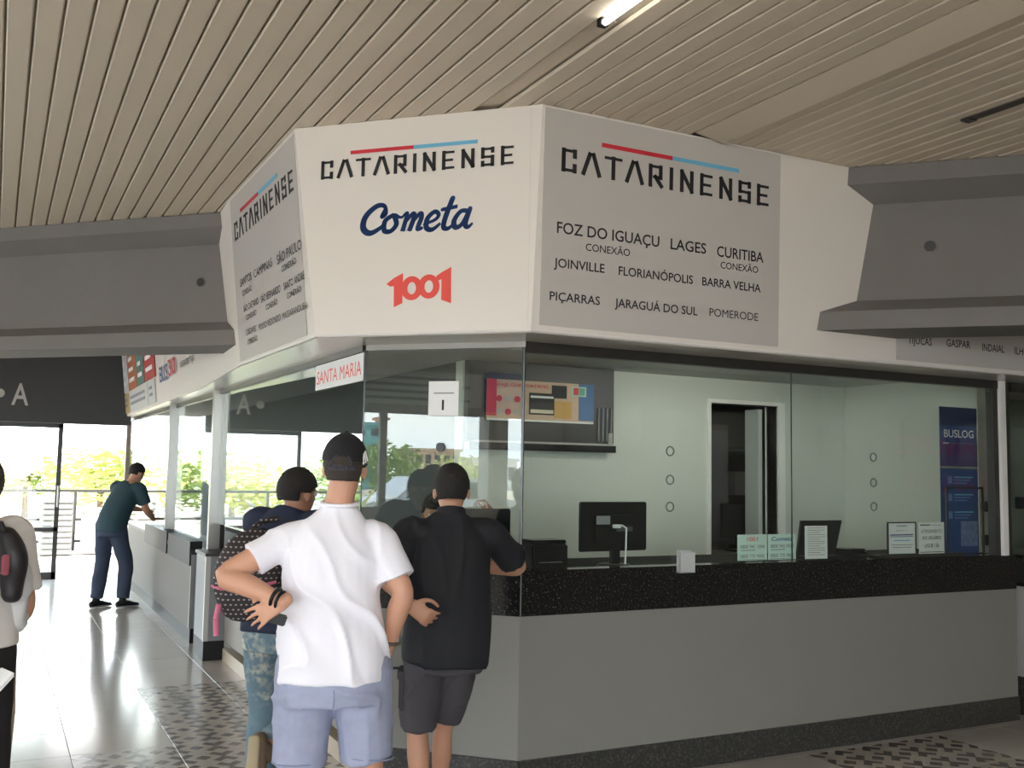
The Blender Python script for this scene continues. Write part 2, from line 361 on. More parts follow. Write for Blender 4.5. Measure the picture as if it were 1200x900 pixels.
# thin pale bottom edge bead on the three front panels
for i, j in ((3, 4), (4, 5), (2, 3)):
    a = Vector((*bo[i], 2.305)); b = Vector((*bo[j], 2.305)); off = Vector((-.002, -.002, 0))
    link('edge_bead', cylm(a + off - Vector((2.3, 4.3, 0)), b + off - Vector((2.3, 4.3, 0)), 0.007, 8), M_WHITEFR, fa)
OFF = Vector((2.3, 4.3, 0))
PC = Plane(Vector((0, 4.296, 0)) - OFF, (1, 0, 0), (0, 0, 1)); 
PCt = Plane(Vector((0, 4.30, 2.30)) - OFF, (1, 0, 0), (0, -0.03, 1.136))
PB = Plane(Vector((3.3, 3.3, 0)) - OFF, (1, -1, 0), (0, 0, 1))
PBt = PB
PAt = Plane(Vector((1.5022, 0, 2.30)) - OFF, (0.013, -1.818, 0), (-0.119, 0, 1.136))
class PlaneZ:                                   # plane addressed by true height z above z0
    def __init__(s, pl, z0): s.pl = pl; s.z0 = z0; s.n = pl.n; s.k = 1 / pl.v.z
    def p(s, a, b, c=0): return s.pl.p(a, (b - s.z0) * s.k, c)
C_ = PlaneZ(PCt, 2.30); A_ = PlaneZ(PAt, 2.30)
# chamfer face (not perfectly vertical at its corners): fit B_ to the panel
B0 = (Vector((1.468, 5.132, 2.3)) + Vector((2.30, 4.30, 2.3))) / 2; B1 = (Vector((1.346, 5.254, 3.436)) + Vector((2.33, 4.27, 3.436))) / 2
B_ = PlaneZ(Plane(Vector((3.3, 3.3, 2.3)) - OFF, (1, -1, 0), (B1 - B0)), 2.3)
B_.pl.v = Vector((0, 0, 1)); B_.k = 1; B_.pl.n = Vector((-1, -1, 0)).normalized()
def banner(pl, a0, a1, b0, b1, m=M_BANNER, name='banner', c0=0.0, c1=0.004): return link(name, quadslab(pl, a0, a1, b0, b1, c0, c1), m, fa)
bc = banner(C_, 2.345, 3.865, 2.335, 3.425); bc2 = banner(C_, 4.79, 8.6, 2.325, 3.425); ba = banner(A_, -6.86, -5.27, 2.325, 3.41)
# ---- logo alphabet (unit cell 1 wide x 1 high), square stencil-like letters
GL = {'C': ([[(.85, .75), (.85, 1), (.15, 1), (.15, 0), (.85, 0), (.85, .25)]], 1), 'A': ([[(.0, 0), (.38, 1), (.62, 1), (1.0, 0)]], 1),
      'T': ([[(0, 1), (1, 1)], [(.5, 1), (.5, 0)]], 1), 'R': ([[(.15, 0), (.15, 1), (.85, 1), (.85, .45), (.4, .45)], [(.5, .45), (.9, 0)]], 1),
      'I': ([[(.5, 0), (.5, 1)]], .35), 'N': ([[(.15, 0), (.15, 1), (.85, 0), (.85, 1)]], 1),
      'E': ([[(.85, 1), (.15, 1), (.15, 0), (.85, 0)], [(.15, .5), (.75, .5)]], 1), 'S': ([[(.85, .85), (.85, 1), (.15, 1), (.15, .52), (.85, .48), (.85, 0), (.15, 0), (.15, .15)]], 1)}
def logo(pl, a, b, wd, ht, parent, c=0.005):
    s = 'CATARINENSE'; tot = sum(GL[ch][1] for ch in s) + 0.42 * (len(s) - 1); k = wd / tot; x = a; polys = []
    for ch in s:
        st, w_ = GL[ch]
        for q in st:
            pts = []
            for (u, v) in q:
                uu = (u * k if ch != 'I' else 0.5 * w_ * k); vv = v
                if ch == 'C' or ch == 'S': vv = v
                pts.append((x + uu, b + ht * 0.07 + vv * ht * 0.86))
            for i_, (p, r) in enumerate(zip(pts[:-1], pts[1:])):
                horiz = abs(p[1] - r[1]) < abs(p[0] - r[0]) * 0.5
                polys += ribbon([[p, r]], ht * (0.13 if horiz else 0.2))
        x += (w_ + 0.42) * k
    link('lettering', polyslab(pl, polys, c, c + 0.0015), M_INK, parent)
def stripe(pl, x0, x1, x2, z, parent, h=0.022, c=0.005):
    link('red_stripe', quadslab(pl, x0, x1, z - h / 2, z + h / 2, c, c + .0015), M_RED, parent); link('blue_stripe', quadslab(pl, x1, x2, z - h / 2, z + h / 2, c, c + .0015), M_CYAN, parent)
logo(C_, 2.441, 3.118, 1.345, 0.115, bc); stripe(C_, 2.678, 3.119, 3.566, 3.287, bc)
logo(A_, -6.774, 3.122, 1.449, 0.115, ba); stripe(A_, -6.577, -6.092, -5.64, 3.283, ba)
for s, a, b, wd, ht in [('FOZ DO IGUAÇU', 2.427, 2.802, 0.618, 0.059), ('CONEXÃO', 2.596, 2.732, 0.267, 0.039), ('LAGES', 3.117, 2.801, 0.234, 0.059), ('CURITIBA', 3.424, 2.797, 0.325, 0.06), ('CONEXÃO', 3.45, 2.734, 0.262, 0.039),
                        ('JOINVILLE', 2.415, 2.63, 0.296, 0.047), ('FLORIANÓPOLIS', 2.796, 2.629, 0.471, 0.047), ('BARRA VELHA', 3.329, 2.629, 0.403, 0.047), ('PIÇARRAS', 2.396, 2.463, 0.292, 0.045), ('JARAGUÁ DO SUL', 2.777, 2.463, 0.524, 0.046), ('POMERODE', 3.381, 2.468, 0.336, 0.045)]:
    text('lettering', s, C_, a, b, wd, ht, M_INK, bc, bold=0.012 if ht > .044 else 0.004, c=0.006)
for s, a, b, wd, ht in [('TIJUCAS', 4.883, 2.43, 0.206, 0.047), ('GASPAR', 5.218, 2.437, 0.217, 0.048), ('INDAIAL', 5.546, 2.432, 0.211, 0.049), ('ILHOTA', 5.856, 2.431, 0.221, 0.05)]:
    text('lettering', s, C_, a, b, wd, ht, M_INK, bc2, bold=0.01, c=0.006)
for s, a, b, wd, ht in [('SANTOS', -6.71, 2.804, 0.32, 0.052), ('CAMPINAS', -6.325, 2.801, 0.454, 0.053), ('SÃO PAULO', -5.764, 2.788, 0.507, 0.057), ('CONEXÃO', -5.673, 2.73, 0.297, 0.037), ('CONEXÃO', -6.668, 2.736, 0.266, 0.037),
                        ('SÃO CAETANO', -6.66, 2.63, 0.404, 0.043), ('SÃO BERNARDO', -6.188, 2.626, 0.46, 0.045), ('SANTO ANDRÉ', -5.655, 2.624, 0.417, 0.043), ('CONEXÃO', -6.604, 2.57, 0.28, 0.036), ('CONEXÃO', -6.082, 2.566, 0.271, 0.035), ('CONEXÃO', -5.599, 2.566, 0.284, 0.034),
                        ('CASCAVEL', -6.636, 2.472, 0.283, 0.04), ('CONEXÃO', -6.613, 2.41, 0.276, 0.036), ('POUSO REDONDO', -6.282, 2.466, 0.518, 0.041), ('MASSARANDUBA', -5.719, 2.464, 0.495, 0.04)]:
    text('lettering', s, A_, a, b, wd, ht, M_INK, ba, bold=0.008, c=0.006)
# chamfer: its own banner sheet, logo, script word, red numeral logo
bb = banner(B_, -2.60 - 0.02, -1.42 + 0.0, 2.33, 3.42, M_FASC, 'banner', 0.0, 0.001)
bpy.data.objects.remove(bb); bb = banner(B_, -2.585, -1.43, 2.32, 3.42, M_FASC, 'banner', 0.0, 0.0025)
logo(B_, -2.592, 3.143, 1.08, 0.094, bb); stripe(B_, -2.42, -2.06, -1.709, 3.274, bb, 0.019)
# "Cometa": hand drawn brush script, x height about 0.09
W = 0.030
def sc(st, ox, kx=1.0): return [[(ox + x * kx, y, w_) for x, y, w_ in s] for s in st]
cm = []
cm += sc([[(.125, .115, .03), (.115, .085, .03), (.135, .10, .022), (.115, .14, .026), (.07, .14, .034), (.02, .09, .04), (.018, .03, .04), (.06, .0, .036), (.11, .02, .028), (.14, .05, .02)]], 0)
cm += sc([[(.05, .088, .028), (.012, .06, .033), (.018, .01, .033), (.055, .005, .03), (.08, .04, .033), (.06, .085, .028), (.09, .075, .018), (.11, .075, .016)]], .125)
cm += sc([[(.0, .08, .018), (.02, .09, .026), (.012, .0, .032)], [(.014, .04, .022), (.05, .088, .028), (.062, .07, .032), (.05, .0, .032)], [(.055, .04, .022), (.092, .088, .028), (.104, .065, .032), (.094, .01, .03), (.12, .012, .02)]], .235)
cm += sc([[(.0, .03, .018), (.055, .05, .022), (.07, .075, .026), (.045, .092, .028), (.012, .06, .033), (.015, .012, .033), (.05, .0, .028), (.088, .03, .018)]], .362)
cm += sc([[(.04, .155, .034), (.02, .06, .034), (.02, .01, .032), (.045, .0, .026), (.07, .02, .018)], [(-.005, .10, .024), (.075, .112, .024)]], .452)
cm += sc([[(.075, .085, .026), (.035, .085, .028), (.008, .04, .033), (.022, .004, .032), (.055, .02, .028), (.08, .09, .028)], [(.082, .095, .032), (.072, .02, .032), (.09, .002, .026), (.11, .02, .016)]], .515)
link('lettering', polyslab(B_, [[(-2.358 + x, 2.835 + y) for x, y in p] for p in brush([[(x, y, w_ * .84) for x, y, w_ in s] for s in cm], 0.18)], 0.003, 0.0045), M_NAVY, bb)
# "1001" coral numerals
def ring_polys(cx, cy, rx, ry, tx, ty, n=28):
    ps = []
    for i in range(n):
        a, b = 2 * PI * i / n, 2 * PI * (i + 1) / n
        ps.append([(cx + (rx - tx) * math.cos(a), cy + (ry - ty) * math.sin(a)), (cx + rx * math.cos(a), cy + ry * math.sin(a)), (cx + rx * math.cos(b), cy + ry * math.sin(b)), (cx + (rx - tx) * math.cos(b), cy + (ry - ty) * math.sin(b))])
    return ps
o1 = (-2.193, 2.452)
nm = [[(.045, -.01), (.092, .01), (.092, .165), (.042, .142)], [(.0, .112), (.022, .098), (.042, .10), (.042, .142)], [(.305, .02), (.358, .0), (.355, .185), (.305, .160)], [(.275, .142), (.282, .118), (.305, .125), (.305, .160)]]
nm += ring_polys(.142, .085, .058, .062, .034, .030) + ring_polys(.236, .09, .058, .062, .034, .030)
for part_, c_ in ((nm[:2], .003), (nm[2:4], .003), (nm[4:32], .0034), (nm[32:], .0038)): link('lettering', polyslab(B_, [[(o1[0] + x, o1[1] + y) for x, y in p] for p in part_], 0.003, c_ + .0015), M_ORED, bb)
# far fascia: posters of the other booths
PF = PlaneZ(Plane(Vector((1.60 - 0.004, 9.3, 2.30)) - OFF, Vector((-0.08, -7.3, 0)), (-0.13, 0, 1.136)), 2.30)
cols = [('blue poster', (0.05, 0.12, 0.33)), ('white poster', (0.7, 0.7, 0.68)), ('brown poster', (0.45, 0.17, 0.08)), ('green poster', (0.10, 0.2, 0.17)), ('red poster', (0.5, 0.06, 0.05))]
yy = -7.0
for (lb, c), wd in zip(cols, (0.9, 0.7, 1.0, .8, 1.0)):
    o = link('poster', quadslab(PF, yy, yy + wd - 0.06, 2.62, 3.2, 0.0, 0.01), mat(lb.replace(' ', '_'), c, 0.5, noise_amt=0.5, nscale=9), fa, label=lb)
    for r in range(3): link('lettering', quadslab(PF, yy + .15, yy + wd - .25 - r * .1, 2.72 + r * .14, 2.77 + r * .14, 0.011, 0.014), M_PAPER, o)
    yy += wd
for k_, (c, wd) in enumerate([((0.6, 0.62, 0.6), .9), ((0.55, 0.42, 0.2), .7), ((0.62, 0.64, 0.6), 2.0), ((0.6, 0.62, 0.58), .7)]):
    y0 = -7.0 + sum((.9, .7, 2.0, .7)[:k_])
    o = link('poster', quadslab(PF, y0, y0 + wd - .05, 2.33, 2.60, 0.0, 0.01), mat('lower_poster_%s' % 'abcd'[k_], c, 0.5, noise_amt=.1), fa)
    for r in range(2): link('lettering', quadslab(PF, y0 + .15, y0 + wd - .3, 2.42 + r * .08, 2.455 + r * .08, 0.011, 0.014), M_INKG, o)
text('lettering', 'BUS', PF, -2.3, 2.52, .62, .17, M_NAVY, fa, bold=.05, c=.012); text('lettering', '30', PF, -1.62, 2.54, .5, .17, M_RED, fa, bold=.05, c=.012)
text('lettering', 'NAVEGANTES', PF, -.85, 2.56, .5, .06, M_INK, fa, bold=.02, c=.008); text('lettering', 'ITAJAÍ', PF, -.28, 2.56, .25, .06, M_INK, fa, bold=.02, c=.008)


# ------------------------------------------------------------------ ticket counter (chamfered corner)
tcn = thing('ticket_counter', 'grey panelled ticket counter with black granite band at the chamfered corner', 'counter', (2.44, 4.63, 0))
def cp(P): return [(x - 2.44, y - 4.63) for x, y in P]
i_ = 0.01
link('counter_panel', prismm(cp([(2.444, 4.64), (6.28, 4.64), (6.28, 4.9), (2.55, 4.9)]), 0.156, 0.876), M_PANEL, tcn)
link('counter_panel', prismm(cp([(1.80, 5.284), (2.444, 4.64), (2.55, 4.9), (1.98, 5.46)]), 0.156, 0.876), M_PANEL, tcn)
link('counter_panel', prismm(cp([(1.80, 8.72), (1.80, 5.284), (1.98, 5.46), (1.98, 8.72)]), 0.156, 1.0), mat('panel_brown', (0.24, 0.22, 0.19), 0.5), tcn)
def slabs(name, z0, z1, xs, m, d=0.0, th=0.1):
    for a, b in zip(xs[:-1], xs[1:]): link(name, prismm(cp([(a + .001, 4.63 - d), (b - .001, 4.63 - d), (b - .001, 4.63 + th), (a + .001, 4.63 + th)]), z0, z1, bev=0.0008), m, tcn)
slabs('granite_slab', 0.876, 1.108, (2.445, 3.41, 5.05, 6.28), M_GRAN)
slabs('kick_slab', 0.0, 0.156, (2.445, 3.2, 4.35, 5.4, 6.28), M_GRANK, 0.004)
link('granite_slab', prismm(cp([(1.795, 5.275), (2.44, 4.63), (2.54, 4.74), (1.93, 5.35)]), 0.876, 1.108, bev=.0008), M_GRAN, tcn)
link('kick_slab', prismm(cp([(1.79, 5.275), (2.438, 4.626), (2.54, 4.74), (1.93, 5.35)]), 0.0, 0.156, bev=.0008), M_GRANK, tcn)
link('kick_slab', prismm(cp([(1.79, 8.72), (1.79, 5.28), (1.93, 5.4), (1.93, 8.72)]), 0.0, 0.10), mat('kick_beige', (0.45, 0.38, 0.28), 0.4), tcn)
link('worktop', prismm(cp([(1.81, 8.9), (1.81, 5.29), (2.46, 4.66), (6.28, 4.66), (6.28, 5.3), (2.7, 5.3), (2.25, 5.6), (2.25, 8.9)]), 1.065, 1.1), mat('worktop', (0.012, 0.012, 0.012), 0.8, spec=.1), tcn)
link('worktop', prismm(cp([(1.80, 8.9), (1.80, 5.30), (2.2, 5.35), (2.2, 8.9)]), 1.1, 1.125), mat('worktop_beige', (0.5, 0.43, 0.33), 0.3), tcn)
# corner joint bead
link('corner_strip', cylm((2.44 - 2.44, -0.004, 0.876), (0, -0.004, 1.11), 0.004, 8), mat('strip_dark', (.1, .1, .1), .5), tcn)

# ------------------------------------------------------------------ glass screen
gs = thing('glass_screen', 'frameless glass screen standing on the corner ticket counter', 'window', (2.44, 4.63, 1.11))
def gp(P): return [(x - 2.44, y - 4.63) for x, y in P]
GZ0, GZ1 = 0.0, 1.165
panes = [[(2.446, 4.632), (4.268, 4.632), (4.268, 4.640), (2.446, 4.640)], [(4.274, 4.632), (6.075, 4.632), (6.075, 4.640), (4.274, 4.640)],
         [(1.795, 5.281), (2.438, 4.638), (2.444, 4.644), (1.801, 5.287)], [(1.790, 9.20), (1.790, 5.29), (1.798, 5.29), (1.798, 9.20)]]
pn = [link('pane', prismm(gp(P), GZ0, GZ1), M_GLASS, gs) for P in panes]
M_GEDGE = mat('glass_edge', (0.02, 0.035, 0.03), 0.2)
for (x, y) in ((2.441, 4.636), (4.271, 4.636), (1.794, 5.287)): link('glass_joint', cylm((x - 2.44, y - 4.63, 0), (x - 2.44, y - 4.63, GZ1), 0.004 if x != 2.441 else .0085, 8), M_GEDGE, gs)
rl = link('top_rail', prismm(gp([(2.44, 4.615), (6.12, 4.615), (6.12, 4.665), (2.46, 4.665)]), 1.13, 1.19), M_DARKFR, gs)
link('top_rail', prismm(gp([(1.79, 5.265), (2.44, 4.615), (2.46, 4.665), (1.83, 5.30)]), 1.155, 1.19), mat('rail_grey', (0.35, 0.34, 0.32), 0.3, .3), gs)
link('top_rail', prismm(gp([(1.775, 9.2), (1.775, 5.28), (1.81, 5.29), (1.81, 9.2)]), 1.15, 1.19), M_DARKFR, gs)
for x in (3.373, 4.94):
    p_ = pn[0] if x < 4 else pn[1]
    for z in (1.745, 1.585, 1.435): link('speaking_hole_ring', ringm((x - 2.44, 4.628 - 4.63, z - 1.11), (0, 1, 0), 0.025, 0.0042), mat('ring_grey', (.14, .15, .14), .4), p_)
c = Vector((2.115, 4.955, 1.739)) - Vector((2.44, 4.63, 1.11)); bm = bmesh.new(); cyl(bm, c - dn * 0.006, c + dn * 0.004, 0.024, 24)
link('speaking_hole', tomesh(bm), mat('hole_grey', (0.07, 0.08, 0.09), 0.5), pn[2])

# glass section beyond, posts
def post(name, dims, label, m=M_ALU, inner=True):
    x0, x1, y0, y1, z0, z1 = dims
    t = thing(name, label, 'post', ((x0 + x1) / 2, (y0 + y1) / 2, z0)); cx, cy = (x0 + x1) / 2, (y0 + y1) / 2
    B('post_profile', (x0 - cx, x1 - cx, y0 - cy, y1 - cy, 0, z1 - z0), m, t, bev=0.003)
    return t
t = post('window_post', (6.115, 6.175, 4.60, 4.68, 1.105, 2.30), 'white window post at the right end of the glass screen', M_WHITEFR)
B('dark_edge', (-0.075, -0.031, -0.02, 0.04, 0, 1.18), M_DARKFR, t); B('dark_edge', (0.031, 0.085, -0.02, 0.04, 0, 1.18), M_DARKFR, t)
t = post('window_post', (1.725, 1.825, 9.20, 9.27, 0.84, 2.30), 'silver window post nearest the queue on the left side', M_ALU)
B('dark_edge', (0.051, 0.09, -0.03, 0.03, 0, 1.46), M_DARKFR, t)
t = post('window_post', (1.71, 1.81, 11.6, 11.68, 0.84, 2.29), 'silver window post farther down the left side', M_ALU)
t = post('window_post', (1.74, 1.80, 15.9, 16.0, 0.84, 2.29), 'brownish window post at the far end of the left side', mat('post_brown', (0.2, 0.15, 0.11), .5))
g2 = thing('glass_screen', 'glass screen of the far booth behind the two silver posts', 'window', (1.79, 11.6, .85))
link('pane', boxm(-0.004, 0.004, -2.32, -0.01, 0, 1.44), M_GLASS, g2); link('pane', boxm(-0.004, 0.004, 0.09, 4.3, 0, 1.44), M_GLASS, g2)
B('top_rail', (-.02, .03, -2.32, 4.3, 1.40, 1.45), M_DARKFR, g2)
g3 = thing('glass_screen', 'glass section cut off by the right edge of the photo', 'window', (7.4, 4.64, 1.1))
link('pane', boxm(-1.14, 1.6, -0.004, 0.004, 0, 1.17), M_GLASS, g3); B('top_rail', (-1.14, 1.6, -.02, .03, 1.13, 1.19), M_DARKFR, g3)
B('clamp', (-1.08, -1.02, -.03, .02, .32, .40), M_BLACK, g3, bev=.004)
c2 = thing('ticket_counter', 'next counter cut off by the right edge, pale panel over a black base', 'counter', (7.6, 4.8, 0))
B('counter_panel', (-1.17, 1.3, -.14, .2, .16, .88), mat('panel_pale', (.5, .49, .47), .5), c2); B('granite_slab', (-1.19, 1.3, -.17, .3, .88, 1.10), M_GRAN, c2); B('kick_slab', (-1.18, 1.3, -.15, .2, 0, .26), M_GRANK, c2)

# left side: pilaster and far counter
t = thing('counter_pilaster', 'grey counter end with silver edge and black base beside the far booth', 'counter', (1.72, 8.75, 0))
B('pilaster_body', (-.085, .085, 0, .45, .16, .86), mat('pil_grey', (.2, .21, .22), .5), t); B('silver_edge', (-.09, -.05, -.004, .03, .16, .86), M_ALU, t)
B('pilaster_base', (-.085, .085, -.005, .45, 0, .16), M_BLACK, t); B('pilaster_top', (-.10, .12, -.02, .45, .86, .885), M_DARKFR, t)
t = thing('ticket_counter', 'long grey counter of the far booth running away down the left side', 'counter', (1.67, 9.66, 0))
B('counter_panel', (0, .2, 0, 4.9, .13, .80), mat('panel_mid', (.12, .11, .095), .6), t); B('end_panel', (.0, .24, -.006, 0.0, .13, .80), mat('end_blue_grey', (.24, .27, .30), .5), t)
B('edge_trim', (-.004, .02, -.01, .01, .13, .80), M_ALU, t); B('kick_slab', (.01, .24, -.004, 4.9, 0, .13), M_BLACK, t)
B('counter_top', (-.01, .35, -.02, 4.9, .80, .835), M_DARKFR, t)
for y0, y1 in ((1.4, 3.1), (-.0, 1.3)): B('granite_slab', (-.02, .09, y0, y1, .70, .92), M_BLACK, t)

# ------------------------------------------------------------------ booth interior
def struct(name, me, m, label): return link(name, me, m, kind='structure', label=label)
bm = bmesh.new(); box(bm, 2.80, 4.89, 6.2, 6.32, 0, 2.43); box(bm, 5.56, 6.40, 6.2, 6.32, 0, 2.43); box(bm, 4.89, 5.56, 6.2, 6.32, 2.17, 2.43)
struct('wall_booth_back', tomesh(bm), M_WALLIN, 'pale grey green rear wall inside the ticket booth')
struct('wall_booth_right', boxm(6.29, 6.39, 4.92, 6.2, 0, 2.43), M_WALLIN, 'side wall inside the ticket booth behind the blue banner')
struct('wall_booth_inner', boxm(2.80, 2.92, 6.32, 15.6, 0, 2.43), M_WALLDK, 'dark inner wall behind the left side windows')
struct('ceiling_booth', prismm([(1.9, 16), (1.9, 5.35), (2.5, 4.75), (9, 4.75), (9, 8.5), (2.8, 8.5), (2.8, 16)], 2.36, 2.44), mat('booth_ceiling', (.5, .5, .48), .7), 'flat ceiling inside the ticket booth')
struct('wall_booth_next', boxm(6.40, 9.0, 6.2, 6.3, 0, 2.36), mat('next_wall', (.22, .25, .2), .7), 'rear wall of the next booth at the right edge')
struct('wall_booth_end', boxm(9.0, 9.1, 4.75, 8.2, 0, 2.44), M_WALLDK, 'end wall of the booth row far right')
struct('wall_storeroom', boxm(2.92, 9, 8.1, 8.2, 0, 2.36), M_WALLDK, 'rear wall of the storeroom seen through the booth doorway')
struct('floor_booth', boxm(1.95, 9, 4.9, 15.6, -0.002, 0.02), mat('booth_floor', (.3, .29, .27), .4), 'floor inside the ticket booth')
t = thing('door_1', 'open doorway with pale frame in the booth rear wall', 'door', (4.89, 6.2, 0), kind='structure')
B('door_frame', (-.03, .0, -.02, .14, 0, 2.2), M_WHITEFR, t); B('door_frame', (.67, .74, -.02, .14, 0, 2.2), M_WHITEFR, t); B('door_frame', (.0, .67, -.02, .14, 2.17, 2.20), M_WHITEFR, t)
B('door_leaf', (.60, .64, .14, .30, 0, 2.15), mat('door_pale', (.62, .66, .62), .5), t)
t = thing('metal_shelf', 'open shelf rack standing behind the booth doorway', 'shelf', (6.12, 7.45, 0))
B('upright', (-.32, -.29, 0, .03, 0, 2.1), M_DARKFR, t); B('upright', (.3, .33, 0, .03, 0, 2.1), M_DARKFR, t)
for z in (.5, .95, 1.4, 1.85): B('shelf_board', (-.32, .33, 0, .4, z, z + .03), M_DARKFR, t)
for i, (x, z, wd, h, c, lb) in enumerate([(-.2, 1.88, .2, .18, (.25, .06, .05), 'red brown box on the top shelf behind the doorway'), (.15, 1.43, .24, .22, (.3, .3, .3), 'grey box on the third shelf behind the doorway'), (-.1, .98, .3, .2, (.12, .12, .14), 'dark box on the second shelf behind the doorway')]):
    tag(B('storage_box', (6.16 + x - wd / 2, 6.16 + x + wd / 2, 7.47, 7.75, z, z + h), mat('box_%s' % 'abc'[i], c, .7), bev=.004), lb, 'box')
t = thing('wardrobe_cabinet', 'dark cabinet standing left inside the booth doorway', 'cabinet', (5.5, 6.95, 0))
B('cabinet_body', (-.25, .18, 0, .5, 0, 2.05), mat('cab_dark', (.10, .085, .085), .6), t); B('cabinet_door', (-.23, .17, -.015, 0, .05, 1.0), mat('cab_door', (.12, .11, .12), .5), t); B('cabinet_door', (-.23, .17, -.015, 0, 1.05, 2.0), MATS['cab_door'], t)
t = thing('computer_monitor', 'black screen on the desk seen through the booth doorway', 'monitor', (5.55, 6.62, 0))
B('screen', (-.2, .2, 0, .03, 1.1, 1.38), M_BLACK, t, bev=.006); B('stand', (-.03, .03, .01, .04, 1.0, 1.12), M_BLACK, t); B('foot', (-.1, .1, -.05, .1, .99, 1.005), M_BLACK, t)
tag(B('low_desk', (5.2, 5.95, 6.40, 6.85, .0, .985), mat('desk', (.2, .18, .16), .6)), 'low desk inside the storeroom doorway', 'desk')
# wall panel with poster
t = thing('wall_display', 'large black framed display panel on the booth rear wall', 'display', (3.39, 6.2, 1.76))
B('panel', (-.58, .58, -.07, -.001, .06, .68), mat('panel_black', (.012, .012, .015), .4), t, bev=.004); B('panel_ledge', (-.58, .58, -.10, -.002, 0, .05), M_BLACKG, t)
B('chrome_bar', (-.55, .55, -.105, -.095, .048, .062), M_ALU, t); B('chrome_bracket', (.52, .55, -.10, -.085, .05, .14), M_ALU, t)
for k in range(4): B('grille_bar', (.44 + k * .035, .448 + k * .035, -.085, -.072, .08, .32), M_INKG, t)
ps = thing('travel_poster', 'colourful landscape poster on the black display panel', 'poster', (3.365, 6.125, 1.96))
B('poster_sheet', (-.425, .425, -.006, 0, 0, .28), mat('poster_peach', (.62, .42, .30), .5, noise_amt=.15, nscale=12), ps)
def flat(parent, name, x0, x1, z0, z1, m, y=-.007, th=.002): return B(name, (x0, x1, y - th, y, z0, z1), m, parent)
flat(ps, 'red_band', -.425, -.35, .03, .28, M_RED); flat(ps, 'blue_band', .30, .425, .02, .28, mat('pblue', (.05, .14, .32), .5)); flat(ps, 'white_edge', -.42, .42, 0, .012, M_PAPER)
flat(ps, 'logo_patch', .24, .36, .19, .26, mat('pmint', (.45, .6, .55), .5), -.009); flat(ps, 'logo_red', .255, .295, .20, .25, M_RED, -.0115); flat(ps, 'logo_green', .305, .345, .20, .25, mat('pgreen', (.1, .4, .25), .5), -.0115)
text('lettering', 'VIAJE CONFORTÁVEL', Plane((0, -.010, 0), (1, 0, 0), (0, 0, 1)), -.36, .235, .42, .022, M_RED, ps, bold=.02)
bm = bmesh.new(); box(bm, -.1, .1, -.014, -.008, .05, .2); bmesh.ops.bevel(bm, geom=bm.edges[:], offset=.003, segments=1, affect='EDGES'); o = link('pictured_bus', tomesh(bm), M_INK, ps)
link('bus_window_band', boxm(-.09, .09, -.0165, -.0142, .165, .18), M_PAPER, o); link('bus_bumper', boxm(-.09, .09, -.0165, -.0142, .06, .085), mat('pcream', (.7, .6, .45), .5), o)
flat(ps, 'orange_shape', .1, .24, .03, .15, mat('porange', (.6, .33, .08), .5), -.009); flat(ps, 'dark_shape', .08, .2, .17, .26, M_INK, -.009)
for k in range(6):
    bm = bmesh.new(); cyl(bm, (-.33 + (k % 3) * .07, -.011, .06 + (k // 3) * .09), (-.33 + (k % 3) * .07, -.007, .06 + (k // 3) * .09), .022, 12); link('picture_dot', tomesh(bm), M_RED if k % 2 else mat('pgrey', (.5, .45, .4), .5), ps)
# interior lamps
for (x, y, lb) in ((4.4, 4.86, 'fluorescent lamp on the booth ceiling above the counter'),):
    t = thing('booth_lamp', lb, 'lamp', (x, y, 2.30))
    B('lamp_body', (-.6, .6, -.04, .04, .03, .06), M_WHITEFR, t); link('tube', cylm((-.57, 0, .012), (.57, 0, .012), .013), mat('tube_in', (1, 1, 1), .4, emit=(1, .96, .88, 42.0)), t)

# ------------------------------------------------------------------ things on and behind the counter
WZ = 1.10
def monitor(name, label, x, y, z, wd, ht, rz=0, tilt=0, lift=.08):
    t = thing(name, label, 'monitor', (x, y, WZ), rz)
    bm = bmesh.new(); box(bm, -wd / 2, wd / 2, 0, .02, lift, lift + ht); bmesh.ops.bevel(bm, geom=bm.edges[:], offset=.006, segments=2, affect='EDGES')
    sh = link('screen_shell', tomesh(bm), M_BLACK, t)
    bm = bmesh.new(); box(bm, -wd * .32, wd * .32, -.022, .002, lift + ht * .12, lift + ht * .78); bmesh.ops.bevel(bm, geom=bm.edges[:], offset=.012, segments=2, affect='EDGES'); link('rear_housing', tomesh(bm), M_BLACK, t)
    B('spec_label', (-wd * .3, -wd * .1, -.0245, -.0225, lift + ht * .55, lift + ht * .72), mat('label_silver', (.35, .36, .38), .4), sh)
    B('port_plate', (.0, wd * .24, -.0245, -.0225, lift + ht * .40, lift + ht * .50), mat('port_dark', (.09, .09, .1), .4), sh)
    B('stand_neck', (-.025, .03, -.02, .015, .008, lift + ht * .3), M_BLACK, t, bev=.004)
    bm = bmesh.new(); cyl(bm, (0, 0, 0), (0, 0, .012), .10, 28, .085); link('stand_foot', tomesh(bm), M_BLACK, t)
    return t
m1 = monitor('computer_monitor', 'black monitor seen from behind with a white cable, standing on the granite counter', 3.13, 4.82, 0, .465, .275, rz=.06)
def tube_path(pts, r, seg=8):
    bm = bmesh.new()
    for a, b in zip(pts[:-1], pts[1:]): cyl(bm, a, b, r, seg)
    return tomesh(bm)
link('power_cable', tube_path([(-.02, -.03, .22), (.03, -.035, .225), (.055, -.04, .21), (.045, -.05, .1), (.04, -.05, .005)], .005), M_PAPER, m1)
link('cable_plug', boxm(-.03, .02, -.038, -.022, .21, .23, .002), M_PAPER, m1)
m2 = monitor('computer_monitor', 'dark monitor partly hidden behind the man in the black polo', 2.42, 5.02, 0, .30, .25, rz=-.1, lift=.06)
